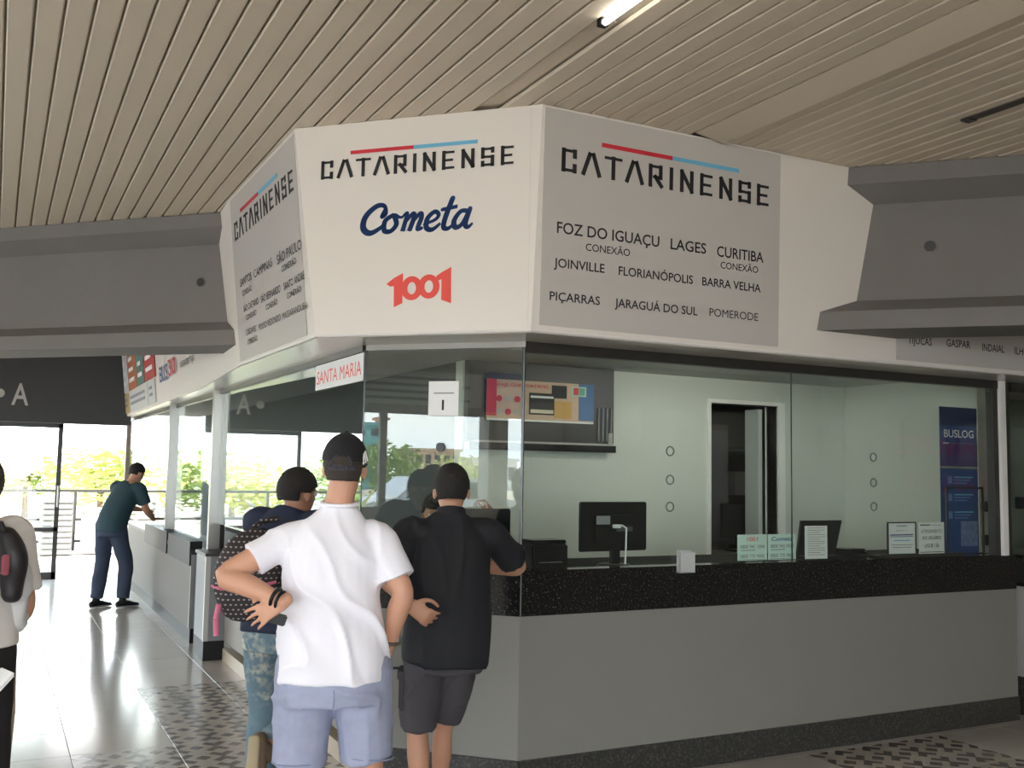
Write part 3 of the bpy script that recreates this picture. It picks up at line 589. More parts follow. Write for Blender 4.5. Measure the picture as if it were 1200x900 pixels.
t = thing('receipt_printer', 'black receipt printer on the counter just right of the glass corner', 'printer', (2.70, 4.86, WZ))
B('printer_body', (-.11, .11, -.08, .1, 0, .13), M_BLACK, t, bev=.01); B('printer_lid', (-.105, .105, -.07, .09, .13, .15), M_BLACKG, t, bev=.006); B('paper_slot', (-.07, .07, -.083, -.079, .03, .035), M_ALU, t)
t = thing('acrylic_tray', 'small clear document tray hung on the glass right of the monitor', 'tray', (3.47, 4.612, 1.07))
M_ACR = mat('acrylic', (.55, .57, .56), .15); B('tray_front', (-.05, .05, -.02, -.016, 0, .115), M_ACR, t); B('tray_back', (-.05, .05, .012, .016, 0, .125), M_ACR, t); B('tray_base', (-.05, .05, -.02, .016, 0, .004), M_ACR, t)
def notice(name, label, x0, x1, z0, z1, m, lines, y=4.648, frame=None):
    t = thing(name, label, 'notice', (x0, y, z0)); wd, ht = x1 - x0, z1 - z0
    s = B('sheet', (0, wd, 0, .002, 0, ht), m, t)
    if frame: 
        for d in ((-.008, wd + .008, -.004, .006, -.008, 0), (-.008, wd + .008, -.004, .006, ht, ht + .008), (-.008, 0, -.004, .006, 0, ht), (wd, wd + .008, -.004, .006, 0, ht)): B('frame_edge', d, frame, t)
    pl = Plane((0, -.0005, 0), (1, 0, 0), (0, 0, 1))
    for (tx, a, b, w_, h_, mm, bo_) in lines:
        if tx is None: link('print_line', quadslab(pl, a * wd, (a + w_) * wd, b * ht, (b + h_) * ht, 0, .001), mm, s)
        else: text('lettering', tx, pl, a * wd, b * ht, w_ * wd, h_ * ht, mm, s, bold=bo_, c=.001)
    return t
notice('price_notice', 'pale green notice headed 1001 with phone numbers, stuck inside the glass', 3.868, 4.088, 1.122, 1.272, M_PAPERG,
       [('1001', .32, .74, .36, .17, M_ORED, .03), ('0800 941 1004', .08, .47, .84, .14, M_INKG, .02), (None, .1, .38, .5, .03, M_INKG, 0), ('0800 770 9800', .08, .10, .84, .14, M_INKG, .02), (None, .05, .03, .9, .02, M_INKG, 0)])
notice('price_notice', 'pale green notice headed Cometa with phone numbers, right of the 1001 notice', 4.096, 4.312, 1.122, 1.272, M_PAPERG,
       [('Cometa', .12, .74, .76, .16, M_NAVY, .025), ('0800 942 0030', .08, .47, .84, .14, M_INKG, .02), (None, .1, .38, .5, .03, M_INKG, 0), ('0800 770 9800', .08, .10, .84, .14, M_INKG, .02), (None, .05, .03, .9, .02, M_INKG, 0)])
notice('printed_sheet', 'white printed sheet on the glass in front of the tilted black screen', 4.385, 4.565, 1.12, 1.318, M_PAPER,
       [(None, .12, .93 - i * .068, .76 - .2 * (i % 3 == 2), .016, mat('ink_rose', (.45, .28, .28), .6) if i % 4 == 0 else M_INKG, 0) for i in range(13)])
notice('framed_notice', 'black framed notice with small blue print standing left of the plain white notice', 5.085, 5.325, 1.135, 1.328, M_PAPER,
       [('HORÁRIO', .3, .88, .4, .06, M_INK, .04), ('Balcão 2', .3, .74, .4, .05, M_INKG, .0), (None, .06, .6, .86, .035, M_NAVY, 0), (None, .06, .55, .86, .02, M_NAVY, 0), (None, .2, .42, .6, .03, M_CYAN, 0), (None, .1, .28, .8, .02, M_INKG, 0), (None, .15, .2, .7, .02, M_INKG, 0)], frame=M_DARKFR)
notice('service_notice', 'white notice in heavy black capitals beside the blue banner', 5.36, 5.595, 1.13, 1.332, M_PAPER,
       [(None, .05, .90, .4, .03, M_INK, 0), (None, .5, .9, .4, .015, M_INKG, 0), ('ATENDIMENTO', .08, .66, .84, .115, M_INK, .025), ('AO USUÁRIO', .12, .45, .76, .115, M_INK, .025), ('LIGUE 156', .22, .2, .56, .12, M_INK, .025), (None, .04, .04, .92, .02, M_INK, 0)])
t = thing('ticket_terminal', 'black ticket terminal with its screen tilted, behind the white printed sheet', 'terminal', (4.72, 4.86, WZ))
bm = bmesh.new(); prism(bm, [(-.20, 0), (.12, 0), (.12, .02), (-.20, .02)], [(-.115, .05), (.235, .05), (.235, .07), (-.115, .07)], .012, .235); bmesh.ops.bevel(bm, geom=bm.edges[:], offset=.003, segments=1, affect='EDGES'); link('screen', tomesh(bm), M_BLACK, t)
B('keyboard_base', (-.2, .3, -.10, .1, 0, .02), M_BLACK, t, bev=.004); B('card_reader', (.12, .34, -.08, .08, .0, .06), M_BLACKG, t, bev=.02)
t = thing('low_tray', 'long low black tray under the framed and the white notices', 'tray', (5.40, 4.72, WZ)); B('tray_body', (-.36, .42, -.05, .06, 0, .022), M_BLACK, t, bev=.004); B('tray_lip', (-.36, .42, -.052, -.046, .0, .03), M_DARKFR, t)
# blue banner
t = thing('roll_up_banner', 'tall blue parcel service banner at the right end inside the glass', 'banner', (5.79, 4.83, 1.105))
M_BB = mat('banner_blue', (.015, .055, .20), .4, noise_amt=.1, nscale=5); M_BP = mat('banner_purple', (.05, .03, .14), .4)
bs = B('banner_sheet', (.0, .375, 0, .004, 0, 1.01), M_BB, t); bp_ = Plane((0, -.001, 0), (1, 0, 0), (0, 0, 1))
link('print_band', quadslab(bp_, 0, .375, .60, .755, 0, .001), M_BP, bs); link('print_band', quadslab(bp_, 0, .375, .585, .598, 0, .001), mat('olive', (.3, .32, .2), .5), bs); link('print_band', quadslab(bp_, 0, .375, .88, 1.01, 0, .001), mat('banner_dark', (.01, .025, .09), .4), bs)
text('lettering', 'BUSLOG', bp_, .04, .80, .30, .055, M_PAPER, bs, bold=.03, c=.001)
link('print_line', quadslab(bp_, .03, .085, .755, .762, .001, .002), M_PAPER, bs); link('print_line', quadslab(bp_, .11, .34, .757, .760, .001, .002), M_INKG, bs)
M_PB = mat('print_blue', (.12, .22, .5), .5)
for k, z in enumerate((.50, .38, .26)):
    link('print_icon', quadslab(bp_, .07, .11, z - .02, z + .03, 0.001, .002), M_PB, bs)
    for r in range(3): link('print_line', quadslab(bp_, .13, .32 - .03 * r, z + .02 - r * .02, z + .028 - r * .02, .001, .002), M_PB if r else M_CYAN, bs)
link('print_picture', quadslab(bp_, .19, .36, .05, .22, .001, .002), mat('print_photo', (.15, .2, .38), .5, noise_amt=.6, nscale=25), bs)
t = thing('leaflet_holder', 'black edged clear holder in front of the blue banner', 'holder', (5.735, 4.74, 1.105))
for d in ((0, .37, 0, .01, .445, .46), (0, .012, 0, .01, 0, .46), (.36, .372, 0, .01, 0, .46)): B('holder_edge', d, M_DARKFR, t)
B('holder_clamp', (.365, .42, -.01, .02, .29, .36), M_BLACK, t, bev=.004); B('holder_clamp', (.365, .42, -.01, .02, .06, .13), M_BLACK, t, bev=.004)
# papers on the glass
t = thing('destination_strip', 'white strip lettered SANTA MARIA in red on the left glass', 'sign', (1.784, 6.2, 2.10))
s_ = B('strip_sheet', (-.002, 0, -.92, 0, 0, .155), M_PAPER, t); text('lettering', 'SANTA MARIA', Plane((-.002, 0, 0), (0, -1, 0), (0, 0, 1)), .03, .035, .86, .085, M_ORED, s_, bold=.004, c=.001)
t = thing('paper_notice', 'narrow white paper notice stuck high on the chamfered glass', 'notice', (2.058, 4.998, 1.905), -PI / 4)
s_ = B('sheet', (0, .172, -.002, 0, 0, .185), M_PAPER, t); pl = Plane((0, -.002, 0), (1, 0, 0), (0, 0, 1))
link('print_line', quadslab(pl, .03, .145, .118, .124, 0, .001), M_INKG, s_); link('print_mark', quadslab(pl, .078, .09, .03, .085, 0, .001), M_INK, s_)

# ------------------------------------------------------------------ rest of the hall (behind, left and far end)
struct('wall_far', boxm(-7.0, 1.72, 15.3, 15.6, 2.17, 3.44), M_WALLDK, 'dark wall above the far exit with a pale letter A')
pl = Plane((0, 15.298, 0), (1, 0, 0), (0, 0, 1)); wf = bpy.data.objects['wall_far']
text('lettering', 'A', pl, .175, 2.40, .21, .31, M_INKG if False else mat('sign_grey', (.5, .48, .46), .6), wf, bold=.06, c=.004)
#text('lettering', 'PLATAFORMA', pl, -2.55, 2.40, 2.3, .31, MATS['sign_grey'], wf, bold=.05, c=.004)
bm = bmesh.new(); cyl(bm, (.03, 15.29, 2.55), (.03, 15.298, 2.55), .06, 20); link('lettering', tomesh(bm), MATS['sign_grey'], wf)
t = thing('exit_door', 'black framed glass door leaf at the far exit', 'door', (.86, 15.6, 0))
for d in ((-.06, 0, -.03, .03, 0, 2.17), (-1.5, 0, -.03, .03, 0, .10), (-1.5, 0, -.03, .03, .66, .72), (-1.5, 0, -.03, .03, 2.11, 2.17), (-1.56, -1.5, -.03, .03, 0, 2.17)): B('door_frame', d, M_DARKFR, t)
link('door_glass', boxm(-1.5, -.06, -.004, .004, .1, 2.11), M_GLASS, t); bm = bmesh.new(); cyl(bm, (-.03, -.05, 1.0), (-.03, -.05, 1.3), .012); link('door_handle', tomesh(bm), M_ALU, t)
for x in (-2.4, -4.4, -6.4):
    t = thing('exit_frame', 'black frame post of the far glazing, number %s from the open exit' % {-2.4: 'one', -4.4: 'two', -6.4: 'three'}[x], 'post', (x, 15.6, 0)); B('frame_post', (-.04, .04, -.04, .04, 0, 2.17), M_DARKFR, t)
# left facade
bm = bmesh.new(); box(bm, -6.75, -6.6, -8, 15.6, 0, 1.08); box(bm, -6.75, -6.6, -8, 15.6, 2.42, 3.45)
box(bm, -6.85, -6.5, .18, .50, 1.08, 2.42)
for y in (-6.0, -4.5, -3.0, -1.45, 3.7, 5.3, 6.9, 8.5, 10.1, 11.7, 13.3): box(bm, -6.72, -6.64, y, y + .08, 1.08, 2.42)
box(bm, -6.72, -6.64, 2.06, 2.165, 1.08, 2.42)
wl = struct('wall_left', tomesh(bm), M_WALLOUT, 'window wall on the left side of the concourse, outside the frame and mirrored in the glass')
pl = Plane((-6.595, 0, 0), (0, 1, 0), (0, 0, 1))
link('sign_board', quadslab(pl, .6, 3.4, 2.55, 3.05, 0, .02), M_PAPER, wl)
for r in range(4): link('lettering', quadslab(pl, .8 + .2 * (r % 2), 3.1 - .2 * r, 2.62 + r * .1, 2.66 + r * .1, .02, .022), M_INKG, wl)
link('sign_board', quadslab(pl, -.5, .55, 2.5, 3.1, 0, .02), mat('sign_blue', (.03, .1, .35), .5), wl)
bm = bmesh.new(); 
for x in (-6.7, -2.6, 1.6): box(bm, x, x + .35, -8.2, -7.85, 0, 3.45)
struct('wall_behind_left', tomesh(bm), M_WALLOUT, 'columns of the open side behind the camera')
bm = bmesh.new(); box(bm, 2.0, 22, -5.2, -5.0, 0, 1.98); box(bm, 2.0, 22, -5.2, -5.0, 2.74, 3.45); box(bm, 2.0, 7.2, -5.2, -5.0, 1.9, 2.8) 
for x in (7.2, 8.3, 9.83, 10.68, 11.05, 12.4, 13.8, 14.5, 16.1, 17.4, 18.7, 20, 21.6): box(bm, x, x + (.1 if x < 11 else .25), -5.2, -5.0, 1.98, 2.74)
wb = struct('wall_behind', tomesh(bm), mat('snack_wall', (.20, .17, .14), .8), 'snack bar wall behind the camera, mirrored faintly in the glass')
fm = bpy.data.materials.new('frosted'); fm.use_nodes = True; ft = fm.node_tree; ft.nodes.clear(); fo_ = ft.nodes.new('ShaderNodeOutputMaterial'); ftr = ft.nodes.new('ShaderNodeBsdfTranslucent'); ftr.inputs[0].default_value = (.22, .22, .21, 1); ft.links.new(ftr.outputs[0], fo_.inputs[0])
link('frosted_pane', quadslab(Plane((7.2, -5.1, 0), (1, 0, 0), (0, 0, 1)), 0, 14.8, 1.98, 2.74, 0, .004), fm, wb)
pl = Plane((20.4, -4.995, 0), (-1, 0, 0), (0, 0, 1))
text('lettering', 'LANCHES', pl, 2.0, 2.1, 2.6, .38, M_RED, wb, bold=.06, c=.004); text('lettering', 'ITAPEMA', pl, 1.7, 1.35, 2.7, .38, M_RED, wb, bold=.06, c=.004)
struct('wall_right', boxm(21.8, 22, -8, 12, 0, 3.45), M_WALLOUT, 'wall closing the concourse far to the right')

# ------------------------------------------------------------------ outdoors
M_PAVE = mat('pavement', (.34, .29, .25), .85, noise_amt=.1, nscale=1.0)
g = struct('ground', boxm(-90, 90, -90, 110, -.5, -.21), mat('ground_out', (.42, .36, .28), .9, noise_amt=.12, nscale=.4), 'pale sunlit ground outside the bus station')
struct('pavement', boxm(-6.0, 12, 15.6, 18.2, -.2, -.01), mat('pavement_red', (.34, .22, .17), .8, noise_amt=.08), 'reddish walkway outside the far exit')
struct('forecourt', boxm(-6.0, 12, 18.2, 40, -.2, -.02), M_PAVE, 'bright forecourt beyond the far walkway')
struct('street', boxm(-40, -6.8, -40, 60, -.2, -.02), mat('asphalt', (.2, .2, .2), .9), 'street to the left of the bus station')
t = thing('railing', 'thin dark railing across the forecourt beyond the far exit', 'railing', (0, 20.5, 0))
for z in (1.08, .55, .15): B('rail', (-7, 7, -.02, .02, z, z + .05), M_DARKFR, t)
for k in range(11): B('rail_post', (-7 + k * 1.4 - .025, -7 + k * 1.4 + .025, -.025, .025, 0, 1.1), M_DARKFR, t)
t = thing('ventilation_cabinet', 'grey louvred cabinet outside the far exit', 'cabinet', (1.08, 19.6, 0))
B('cabinet_body', (-.28, .24, 0, .5, 0, 1.05), mat('louvre_grey', (.18, .18, .17), .6), t, bev=.01)
for k in range(9): B('louvre', (-.25, .21, -.02, .0, .12 + k * .1, .17 + k * .1), mat('louvre_light', (.3, .3, .28), .6), t)
t = thing('low_planter', 'pale masonry planter right of the louvred cabinet', 'planter', (1.75, 19.7, 0)); B('planter_wall', (-.25, .3, 0, .5, 0, .75), mat('masonry', (.6, .57, .5), .9), t, bev=.01); B('planter_cap', (-.28, .33, -.03, .53, .75, .8), MATS['masonry'], t)
M_LEAF = [mat('leaf_%s' % n, c, .6, noise_amt=.35, nscale=3) for n, c in (('bright', (.46, .52, .18)), ('mid', (.34, .44, .14)), ('yellow', (.52, .52, .14)))]
M_BARK = mat('bark', (.16, .11, .07), .9)
def crown_mesh(seed, n=1600, sx=1.6, sz=1.1, leaf=.13):
    rnd = random.Random(seed); bm = bmesh.new()
    cl = [(rnd.uniform(-1, 1) * sx * .6, rnd.uniform(-1, 1) * sx * .6, rnd.uniform(-.6, .8) * sz, rnd.uniform(.35, .6)) for _ in range(12)]
    for i in range(n):
        c = rnd.choice(cl); d = Vector((rnd.gauss(0, 1), rnd.gauss(0, 1), rnd.gauss(0, 1))).normalized() * c[3] * sx * rnd.uniform(.6, 1.05)
        p = Vector(c[:3]) + d; u = Vector((rnd.gauss(0, 1), rnd.gauss(0, 1), rnd.gauss(0, .5))).normalized(); v = u.orthogonal().normalized(); s = leaf * rnd.uniform(.6, 1.4)
        a = [bm.verts.new(p + u * s), bm.verts.new(p + v * s * .45), bm.verts.new(p - u * s), bm.verts.new(p - v * s * .45)]; bm.faces.new(a)
    return tomesh(bm)
CROWN = [crown_mesh(i) for i in range(3)]
for i in range(3): CROWN[i].materials.append(M_LEAF[i])
def trunk(h): 
    bm = bmesh.new(); cyl(bm, (0, 0, 0), (.05, .03, h), .09, 8, .05); cyl(bm, (.05, .03, h * .7), (.5, .2, h * 1.2), .05, 6, .02); cyl(bm, (.04, .03, h * .75), (-.45, -.1, h * 1.2), .05, 6, .02); return tomesh(bm)
TR = trunk(1.5); TR.materials.append(M_BARK)
sp = [(-9.5, 29, 1.3, 'farthest left'), (-5.4, 28, 1.15, 'second from the left'), (-1.4, 27, 1.1, 'third from the left'), (2.5, 28, 1.1, 'behind the man in teal'), (6.6, 28.5, 1.2, 'last on the right'), (-3.2, 32.5, 1.2, 'in the rear row on the left'), (.9, 32.8, 1.2, 'in the rear row beyond the exit door'), (4.9, 33, 1.2, 'in the rear row on the right')]
for i, (x, y, s, lb) in enumerate(sp):
    t = thing('tree', 'sunlit yellow green tree beyond the railing, ' + lb, 'tree', (x, y, 0), i * 1.3, 'trees beyond the railing'); t.scale = (s, s, s * .62)
    link('foliage', CROWN[i % 3], None, t, (0, 0, 1.5)); link('trunk', TR, None, t)
sp = [(-26, -5.2, .9, 'behind the parked car'), (-28, -9, .8, 'before the brown house'), (-22, 5, 1.2, 'left of the parked car')]
for i, (x, y, s, lb) in enumerate(sp):
    t = thing('tree', 'street tree to the left of the station, ' + lb, 'tree', (x, y, -.2), i * 2.1, 'street trees'); t.scale = (s, s, s)
    link('foliage', CROWN[(i + 1) % 3], None, t, (0, 0, 1.6)); link('trunk', TR, None, t)
# spiky plants seen mirrored in the chamfered glass
def agave(x, y, s, lb):
    t = thing('spiky_plant', lb, 'plant', (x, y, 0)); bm = bmesh.new(); rnd = random.Random(int(x * 10 + y))
    for k in range(22):
        a = k * 2.4; r = s * rnd.uniform(.5, .8); h = s * rnd.uniform(.5, 1.1); d = Vector((math.cos(a), math.sin(a), 0)); pn = Vector((-d.y, d.x, 0)) * .035 * s
        p = [Vector((0, 0, 0)), d * r * .5 + Vector((0, 0, h * .7)), d * r + Vector((0, 0, h))]
        v = [bm.verts.new(p[0] + pn * .6), bm.verts.new(p[0] - pn * .6), bm.verts.new(p[1] - pn), bm.verts.new(p[1] + pn), bm.verts.new(p[2])]
        bm.faces.new(v[:4]); bm.faces.new((v[3], v[2], v[4]))
    link('leaves', tomesh(bm), M_LEAF[2], t); link('crown_base', cylm((0, 0, 0), (0, 0, .12 * s), .08 * s), M_BARK, t)
agave(-8.6, 2.1, 1.35, 'spiky yellow green plant outside the left windows beside the slender post'); agave(-9.6, .2, 1.3, 'spiky plant outside the left windows next to the wide column'); agave(-9.0, 4.2, 1.4, 'spiky plant outside the left windows farthest from the column')
def house(name, lb, x, y, wd, dp, ht, c, nf, nw):
    t = thing(name, lb, 'building', (x, y, -.2)); mm = mat('wall_%d' % int(abs(x * 7 + y)), c, .8, noise_amt=.05)
    B('building_wall', (-dp / 2, dp / 2, -wd / 2, wd / 2, 0, ht), mm, t); B('roof_slab', (-dp / 2 - .2, dp / 2 + .2, -wd / 2 - .2, wd / 2 + .2, ht, ht + .25), mm, t)
    for f in range(nf):
        for k in range(nw):
            yy = -wd / 2 + (k + .5) * wd / nw; zz = (f + .35) * ht / nf
            o = B('window', (dp / 2, dp / 2 + .05, yy - wd / nw * .28, yy + wd / nw * .28, zz, zz + ht / nf * .45), M_WALLDK, t)
house('apartment_block', 'blue green apartment block far across the left street', -80, -20.8, 5.2, 5, 5.6, (.15, .36, .36), 4, 4)
house('town_house', 'pale brown building with rows of windows far across the left street', -82, -29.6, 4.6, 5, 3.5, (.6, .42, .3), 2, 5)
house('white_house', 'low white building far across the left street', -80, -34.6, 4.6, 5, 2.7, (.75, .73, .7), 1, 4)
house('tall_block', 'thin tall red brown tower far across the left street', -84, -25.6, .9, 1, 6.4, (.55, .25, .18), 5, 1)
# parked car
t = thing('parked_car', 'silver parked car in the left street, mirrored in the chamfered glass', 'car', (-14, -1.9, 0), PI / 2)
def car_side(): return [(-2.1, .35), (-2.1, .75), (-1.9, .9), (-1.3, .98), (-.75, 1.42), (.75, 1.45), (1.3, 1.02), (1.95, .9), (2.1, .7), (2.1, .35)]
me = extr(car_side(), (0, -.8, 0), (1, 0, 0), (0, 0, 1), (0, 1, 0), 1.6); link('car_body', me, mat('car_silver', (.55, .57, .6), .25, .4), t)
for s in (-.81, .801):
    me = extr([(-1.15, .98), (-.7, 1.34), (-.05, 1.36), (-.05, .98)], (0, s, 0), (1, 0, 0), (0, 0, 1), (0, 1, 0), .01); link('car_window', me, M_BLACKG, t)
    me = extr([(.02, .98), (.02, 1.36), (.68, 1.36), (1.1, 1.0)], (0, s, 0), (1, 0, 0), (0, 0, 1), (0, 1, 0), .01); link('car_window', me, M_BLACKG, t)
    for x in (-1.35, 1.35):
        bm = bmesh.new(); cyl(bm, (x, s - .06, .32), (x, s + .08, .32), .32, 24); wv = link('wheel', tomesh(bm), M_BLACK, t); bm = bmesh.new(); cyl(bm, (x, s - .075, .32), (x, s + .09, .32), .18, 16); link('hub_cap', tomesh(bm), M_ALU, wv)

# ------------------------------------------------------------------ people
def catmull(pts, rad, sub=4):
    n = len(pts); P, Rr = [], []
    for i in range(n - 1):
        q = [pts[max(i - 1, 0)], pts[i], pts[i + 1], pts[min(i + 2, n - 1)]]; r = [rad[max(i - 1, 0)], rad[i], rad[i + 1], rad[min(i + 2, n - 1)]]
        for k in range(sub):
            t = k / sub; f = lambda a, b, c, d: 0.5 * ((2 * b) + (c - a) * t + (2 * a - 5 * b + 4 * c - d) * t * t + (3 * b - 3 * c + d - a) * t ** 3)
            P.append(Vector([f(q[0][j], q[1][j], q[2][j], q[3][j]) for j in range(3)])); Rr.append(tuple(max(.002, f(r[0][j], r[1][j], r[2][j], r[3][j])) for j in range(2)))
    P.append(Vector(pts[-1])); Rr.append(rad[-1]); return P, Rr
def limb(bm, pts, rad, side=(1, 0, 0), seg=16, caps=(True, True), sub=4, power=2.0):
    """closed tube of elliptical section: rad = [(a along side, b across)]"""
    pts = [Vector(p) for p in pts]; rad = [(r, r) if isinstance(r, (int, float)) else r for r in rad]
    P, Rr = catmull(pts, rad, sub); n = len(P)
    T = [(P[min(i + 1, n - 1)] - P[max(i - 1, 0)]).normalized() for i in range(n)]
    rows = []; S0 = Vector(side).normalized()
    def ring(c, t, a, b):
        s = (S0 - t * S0.dot(t)); s = s.normalized() if s.length > .05 else t.orthogonal().normalized()
        v = t.cross(s); out = []
        for k in range(seg):
            an = 2 * PI * k / seg; cx, cy = math.cos(an), math.sin(an)
            e = 2 / power; cx = math.copysign(abs(cx) ** e, cx); cy = math.copysign(abs(cy) ** e, cy)
            out.append(bm.verts.new(c + s * a * cx + v * b * cy))
        return out
    if caps[0]:
        for u in (.92, .7, .38): rows.append(ring(P[0] - T[0] * min(Rr[0]) * u, T[0], Rr[0][0] * math.sqrt(1 - u * u), Rr[0][1] * math.sqrt(1 - u * u)))
    for c, t, (a, b) in zip(P, T, Rr): rows.append(ring(c, t, a, b))
    if caps[1]:
        for u in (.38, .7, .92): rows.append(ring(P[-1] + T[-1] * min(Rr[-1]) * u, T[-1], Rr[-1][0] * math.sqrt(1 - u * u), Rr[-1][1] * math.sqrt(1 - u * u)))
    bm.faces.new(rows[0][::-1]); bm.faces.new(rows[-1])
    for a, b in zip(rows[:-1], rows[1:]):
        for k in range(seg): bm.faces.new((a[k], a[(k + 1) % seg], b[(k + 1) % seg], b[k]))
def ball(bm, c, r, rot=None, seg=20):
    m = Matrix.Translation(Vector(c)) @ (rot.to_matrix().to_4x4() if rot is not None else Matrix()) @ Matrix.Diagonal((*r, 1))
    bmesh.ops.create_uvsphere(bm, u_segments=seg, v_segments=seg * 2 // 3, radius=1, matrix=m)
def remesh(bm, vox, smooth=4, fac=.5):
    me = bpy.data.meshes.new('r'); bmesh.ops.recalc_face_normals(bm, faces=bm.faces[:]); bm.to_mesh(me); bm.free()
    ob = bpy.data.objects.new('r', me); COL.objects.link(ob)
    md = ob.modifiers.new('v', 'REMESH'); md.mode = 'VOXEL'; md.voxel_size = vox; md.use_smooth_shade = True
    if smooth: ms = ob.modifiers.new('s', 'SMOOTH'); ms.iterations = smooth; ms.factor = fac
    res = bpy.data.meshes.new_from_object(ob.evaluated_get(bpy.context.evaluated_depsgraph_get()))
    bpy.data.objects.remove(ob); bpy.data.meshes.remove(me); res.materials.clear(); res.shade_smooth(); return res
def folds(me, fn, amp):
    ns = [v.normal.copy() for v in me.vertices]
    for v, nn in zip(me.vertices, ns): v.co = v.co + nn * amp * fn(v.co)
def ridge(p, sx, sy, sz, off=0.0):
    return 1.6 * max(0.0, 1 - 3.2 * abs(noise.noise(Vector((p.x * sx + off, p.y * sy + off, p.z * sz + off))))) ** 2 - .3
def rotm(a, ax='Z'): return Matrix.Rotation(a, 3, ax)
def hand(bm, wrist, d, palm_n, side, curl=.5, s=1.0, spread=.0):
    """palm + five separate fingers; d = pointing direction, palm_n = out of the palm, side = towards the thumb"""
    W_ = Vector(wrist); d = Vector(d).normalized(); side = Vector(side); side = (side - d * side.dot(d)).normalized(); pn = Vector(palm_n); pn = (pn - d * pn.dot(d) - side * pn.dot(side)).normalized()
    limb(bm, [W_ - d * .02, W_ + d * .025 * s, W_ + d * .085 * s], [(.027 * s, .019 * s), (.036 * s, .017 * s), (.040 * s, .013 * s)], side=side, seg=12)
    for k, ln in enumerate((.070, .078, .072, .056)):
        b = W_ + d * .080 * s + side * (.032 - k * .0215) * s; c = curl * (1 + .12 * k); dd = d + side * spread * (1.5 - k); dd.normalize(); pts = [b]; a = 0
        for j, f in enumerate((.42, .33, .25)):
            a += c * (.7 if j == 0 else .9); pts.append(pts[-1] + (dd * math.cos(a) + pn * math.sin(a)) * ln * f * s)
        limb(bm, pts, [.0088 * s, .0084 * s, .0078 * s, .0066 * s], side=side, seg=8, sub=2)
    b = W_ + d * .02 * s + side * .026 * s
    limb(bm, [b, b + (d * .55 + side * .75 + pn * .2).normalized() * .035 * s, b + (d * .8 + side * .62 + pn * .3).normalized() * .068 * s, b + (d + side * .42 + pn * .35).normalized() * .092 * s], [.013 * s, .0115 * s, .010 * s, .0078 * s], side=pn, seg=8, sub=2)
def head_parts(bm, c, q, s=1.0):
    """c = centre of the cranium; local y = face"""
    P = lambda x, y, z: Vector(c) + q @ Vector((x * s, y * s, z * s))
    R_ = q
    ball(bm, P(0, -.008, .018), (.074 * s, .092 * s, .088 * s), R_); ball(bm, P(0, .022, -.035), (.060 * s, .068 * s, .070 * s), R_); ball(bm, P(0, .045, -.078), (.038 * s, .038 * s, .032 * s), R_)
    limb(bm, [P(0, .083, .006), P(0, .100, -.022), P(0, .088, -.038)], [(.009 * s, .009 * s), (.016 * s, .012 * s), (.014 * s, .006 * s)], side=q @ Vector((1, 0, 0)), seg=10)
    ball(bm, P(0, .080, .018), (.045 * s, .014 * s, .010 * s), R_); ball(bm, P(0, .083, -.060), (.022 * s, .009 * s, .007 * s), R_); ball(bm, P(0, .080, -.070), (.019 * s, .009 * s, .006 * s), R_)
    for e in (-1, 1):
        ball(bm, P(e * .076, -.006, -.018), (.008 * s, .018 * s, .030 * s), R_ @ Quaternion((0, 0, 1), e * -.35), 12)
def hair_mesh(c, q, s=1.0, line=.30, back=-.62, puff=1.0, seedo=0.0, vis=0.0):
    bm = bmesh.new(); bmesh.ops.create_uvsphere(bm, u_segments=40, v_segments=28, radius=1)
    for v in bm.verts:
        d = v.co.normalized(); f = d.y                                     # -1 back .. 1 face
        hl = back + (line - back) * max(0, min(1, (f + .30) / .9)) ** 1.0
        inn = d.z < hl or (abs(d.x) > .8 and d.z < -.18 and f > -.35)
        k = .80 if inn else (1.07 + .035 * noise.noise(d * 9 + Vector((seedo,) * 3))) * puff
        v.co = Vector(c) + q @ Vector((d.x * .076 * k * s, (d.y * .096 * k - .010) * s, (d.z * .098 * k + .012) * s))
    return tomesh(bm, smooth=True)
def at(cxy, Z, px, py): pass
def arm_body(bm, S, E_, W_, k=1.0):
    S, E_, W_ = Vector(S), Vector(E_), Vector(W_)
    limb(bm, [S, S.lerp(E_, .5), E_, E_.lerp(W_, .35), W_.lerp(E_, .25), W_], [.052 * k, .047 * k, .041 * k, .042 * k, .031 * k, (.028 * k, .023 * k)], seg=14, side=(1, .3, 0))
def leg_body(bm, H_, K, A, k=1.0):
    H_, K, A = Vector(H_), Vector(K), Vector(A)
    limb(bm, [H_, H_.lerp(K, .5), K, K.lerp(A, .3), K.lerp(A, .7), A], [(.085 * k, .09 * k), (.075 * k, .078 * k), .055 * k, .057 * k, .042 * k, .036 * k], seg=16)
def leg_cloth(bm, H_, K, A, frac, r0=.105, rk=.085, r1=.085, hemflat=True):
    """trouser leg; frac in 0..2 (1 = knee, 2 = ankle)"""
    H_, K, A = Vector(H_), Vector(K), Vector(A); pts = [H_ + Vector((0, 0, .03)), H_.lerp(K, .5)]; rad = [r0, (r0 + rk) / 2]
    if frac <= 1: pts.append(H_.lerp(K, frac)); rad.append(r1)
    else: pts += [K, K.lerp(A, (frac - 1) * .5), K.lerp(A, frac - 1)]; rad += [rk, (rk + r1) / 2, r1]
    limb(bm, pts, rad, seg=18, caps=(True, False))
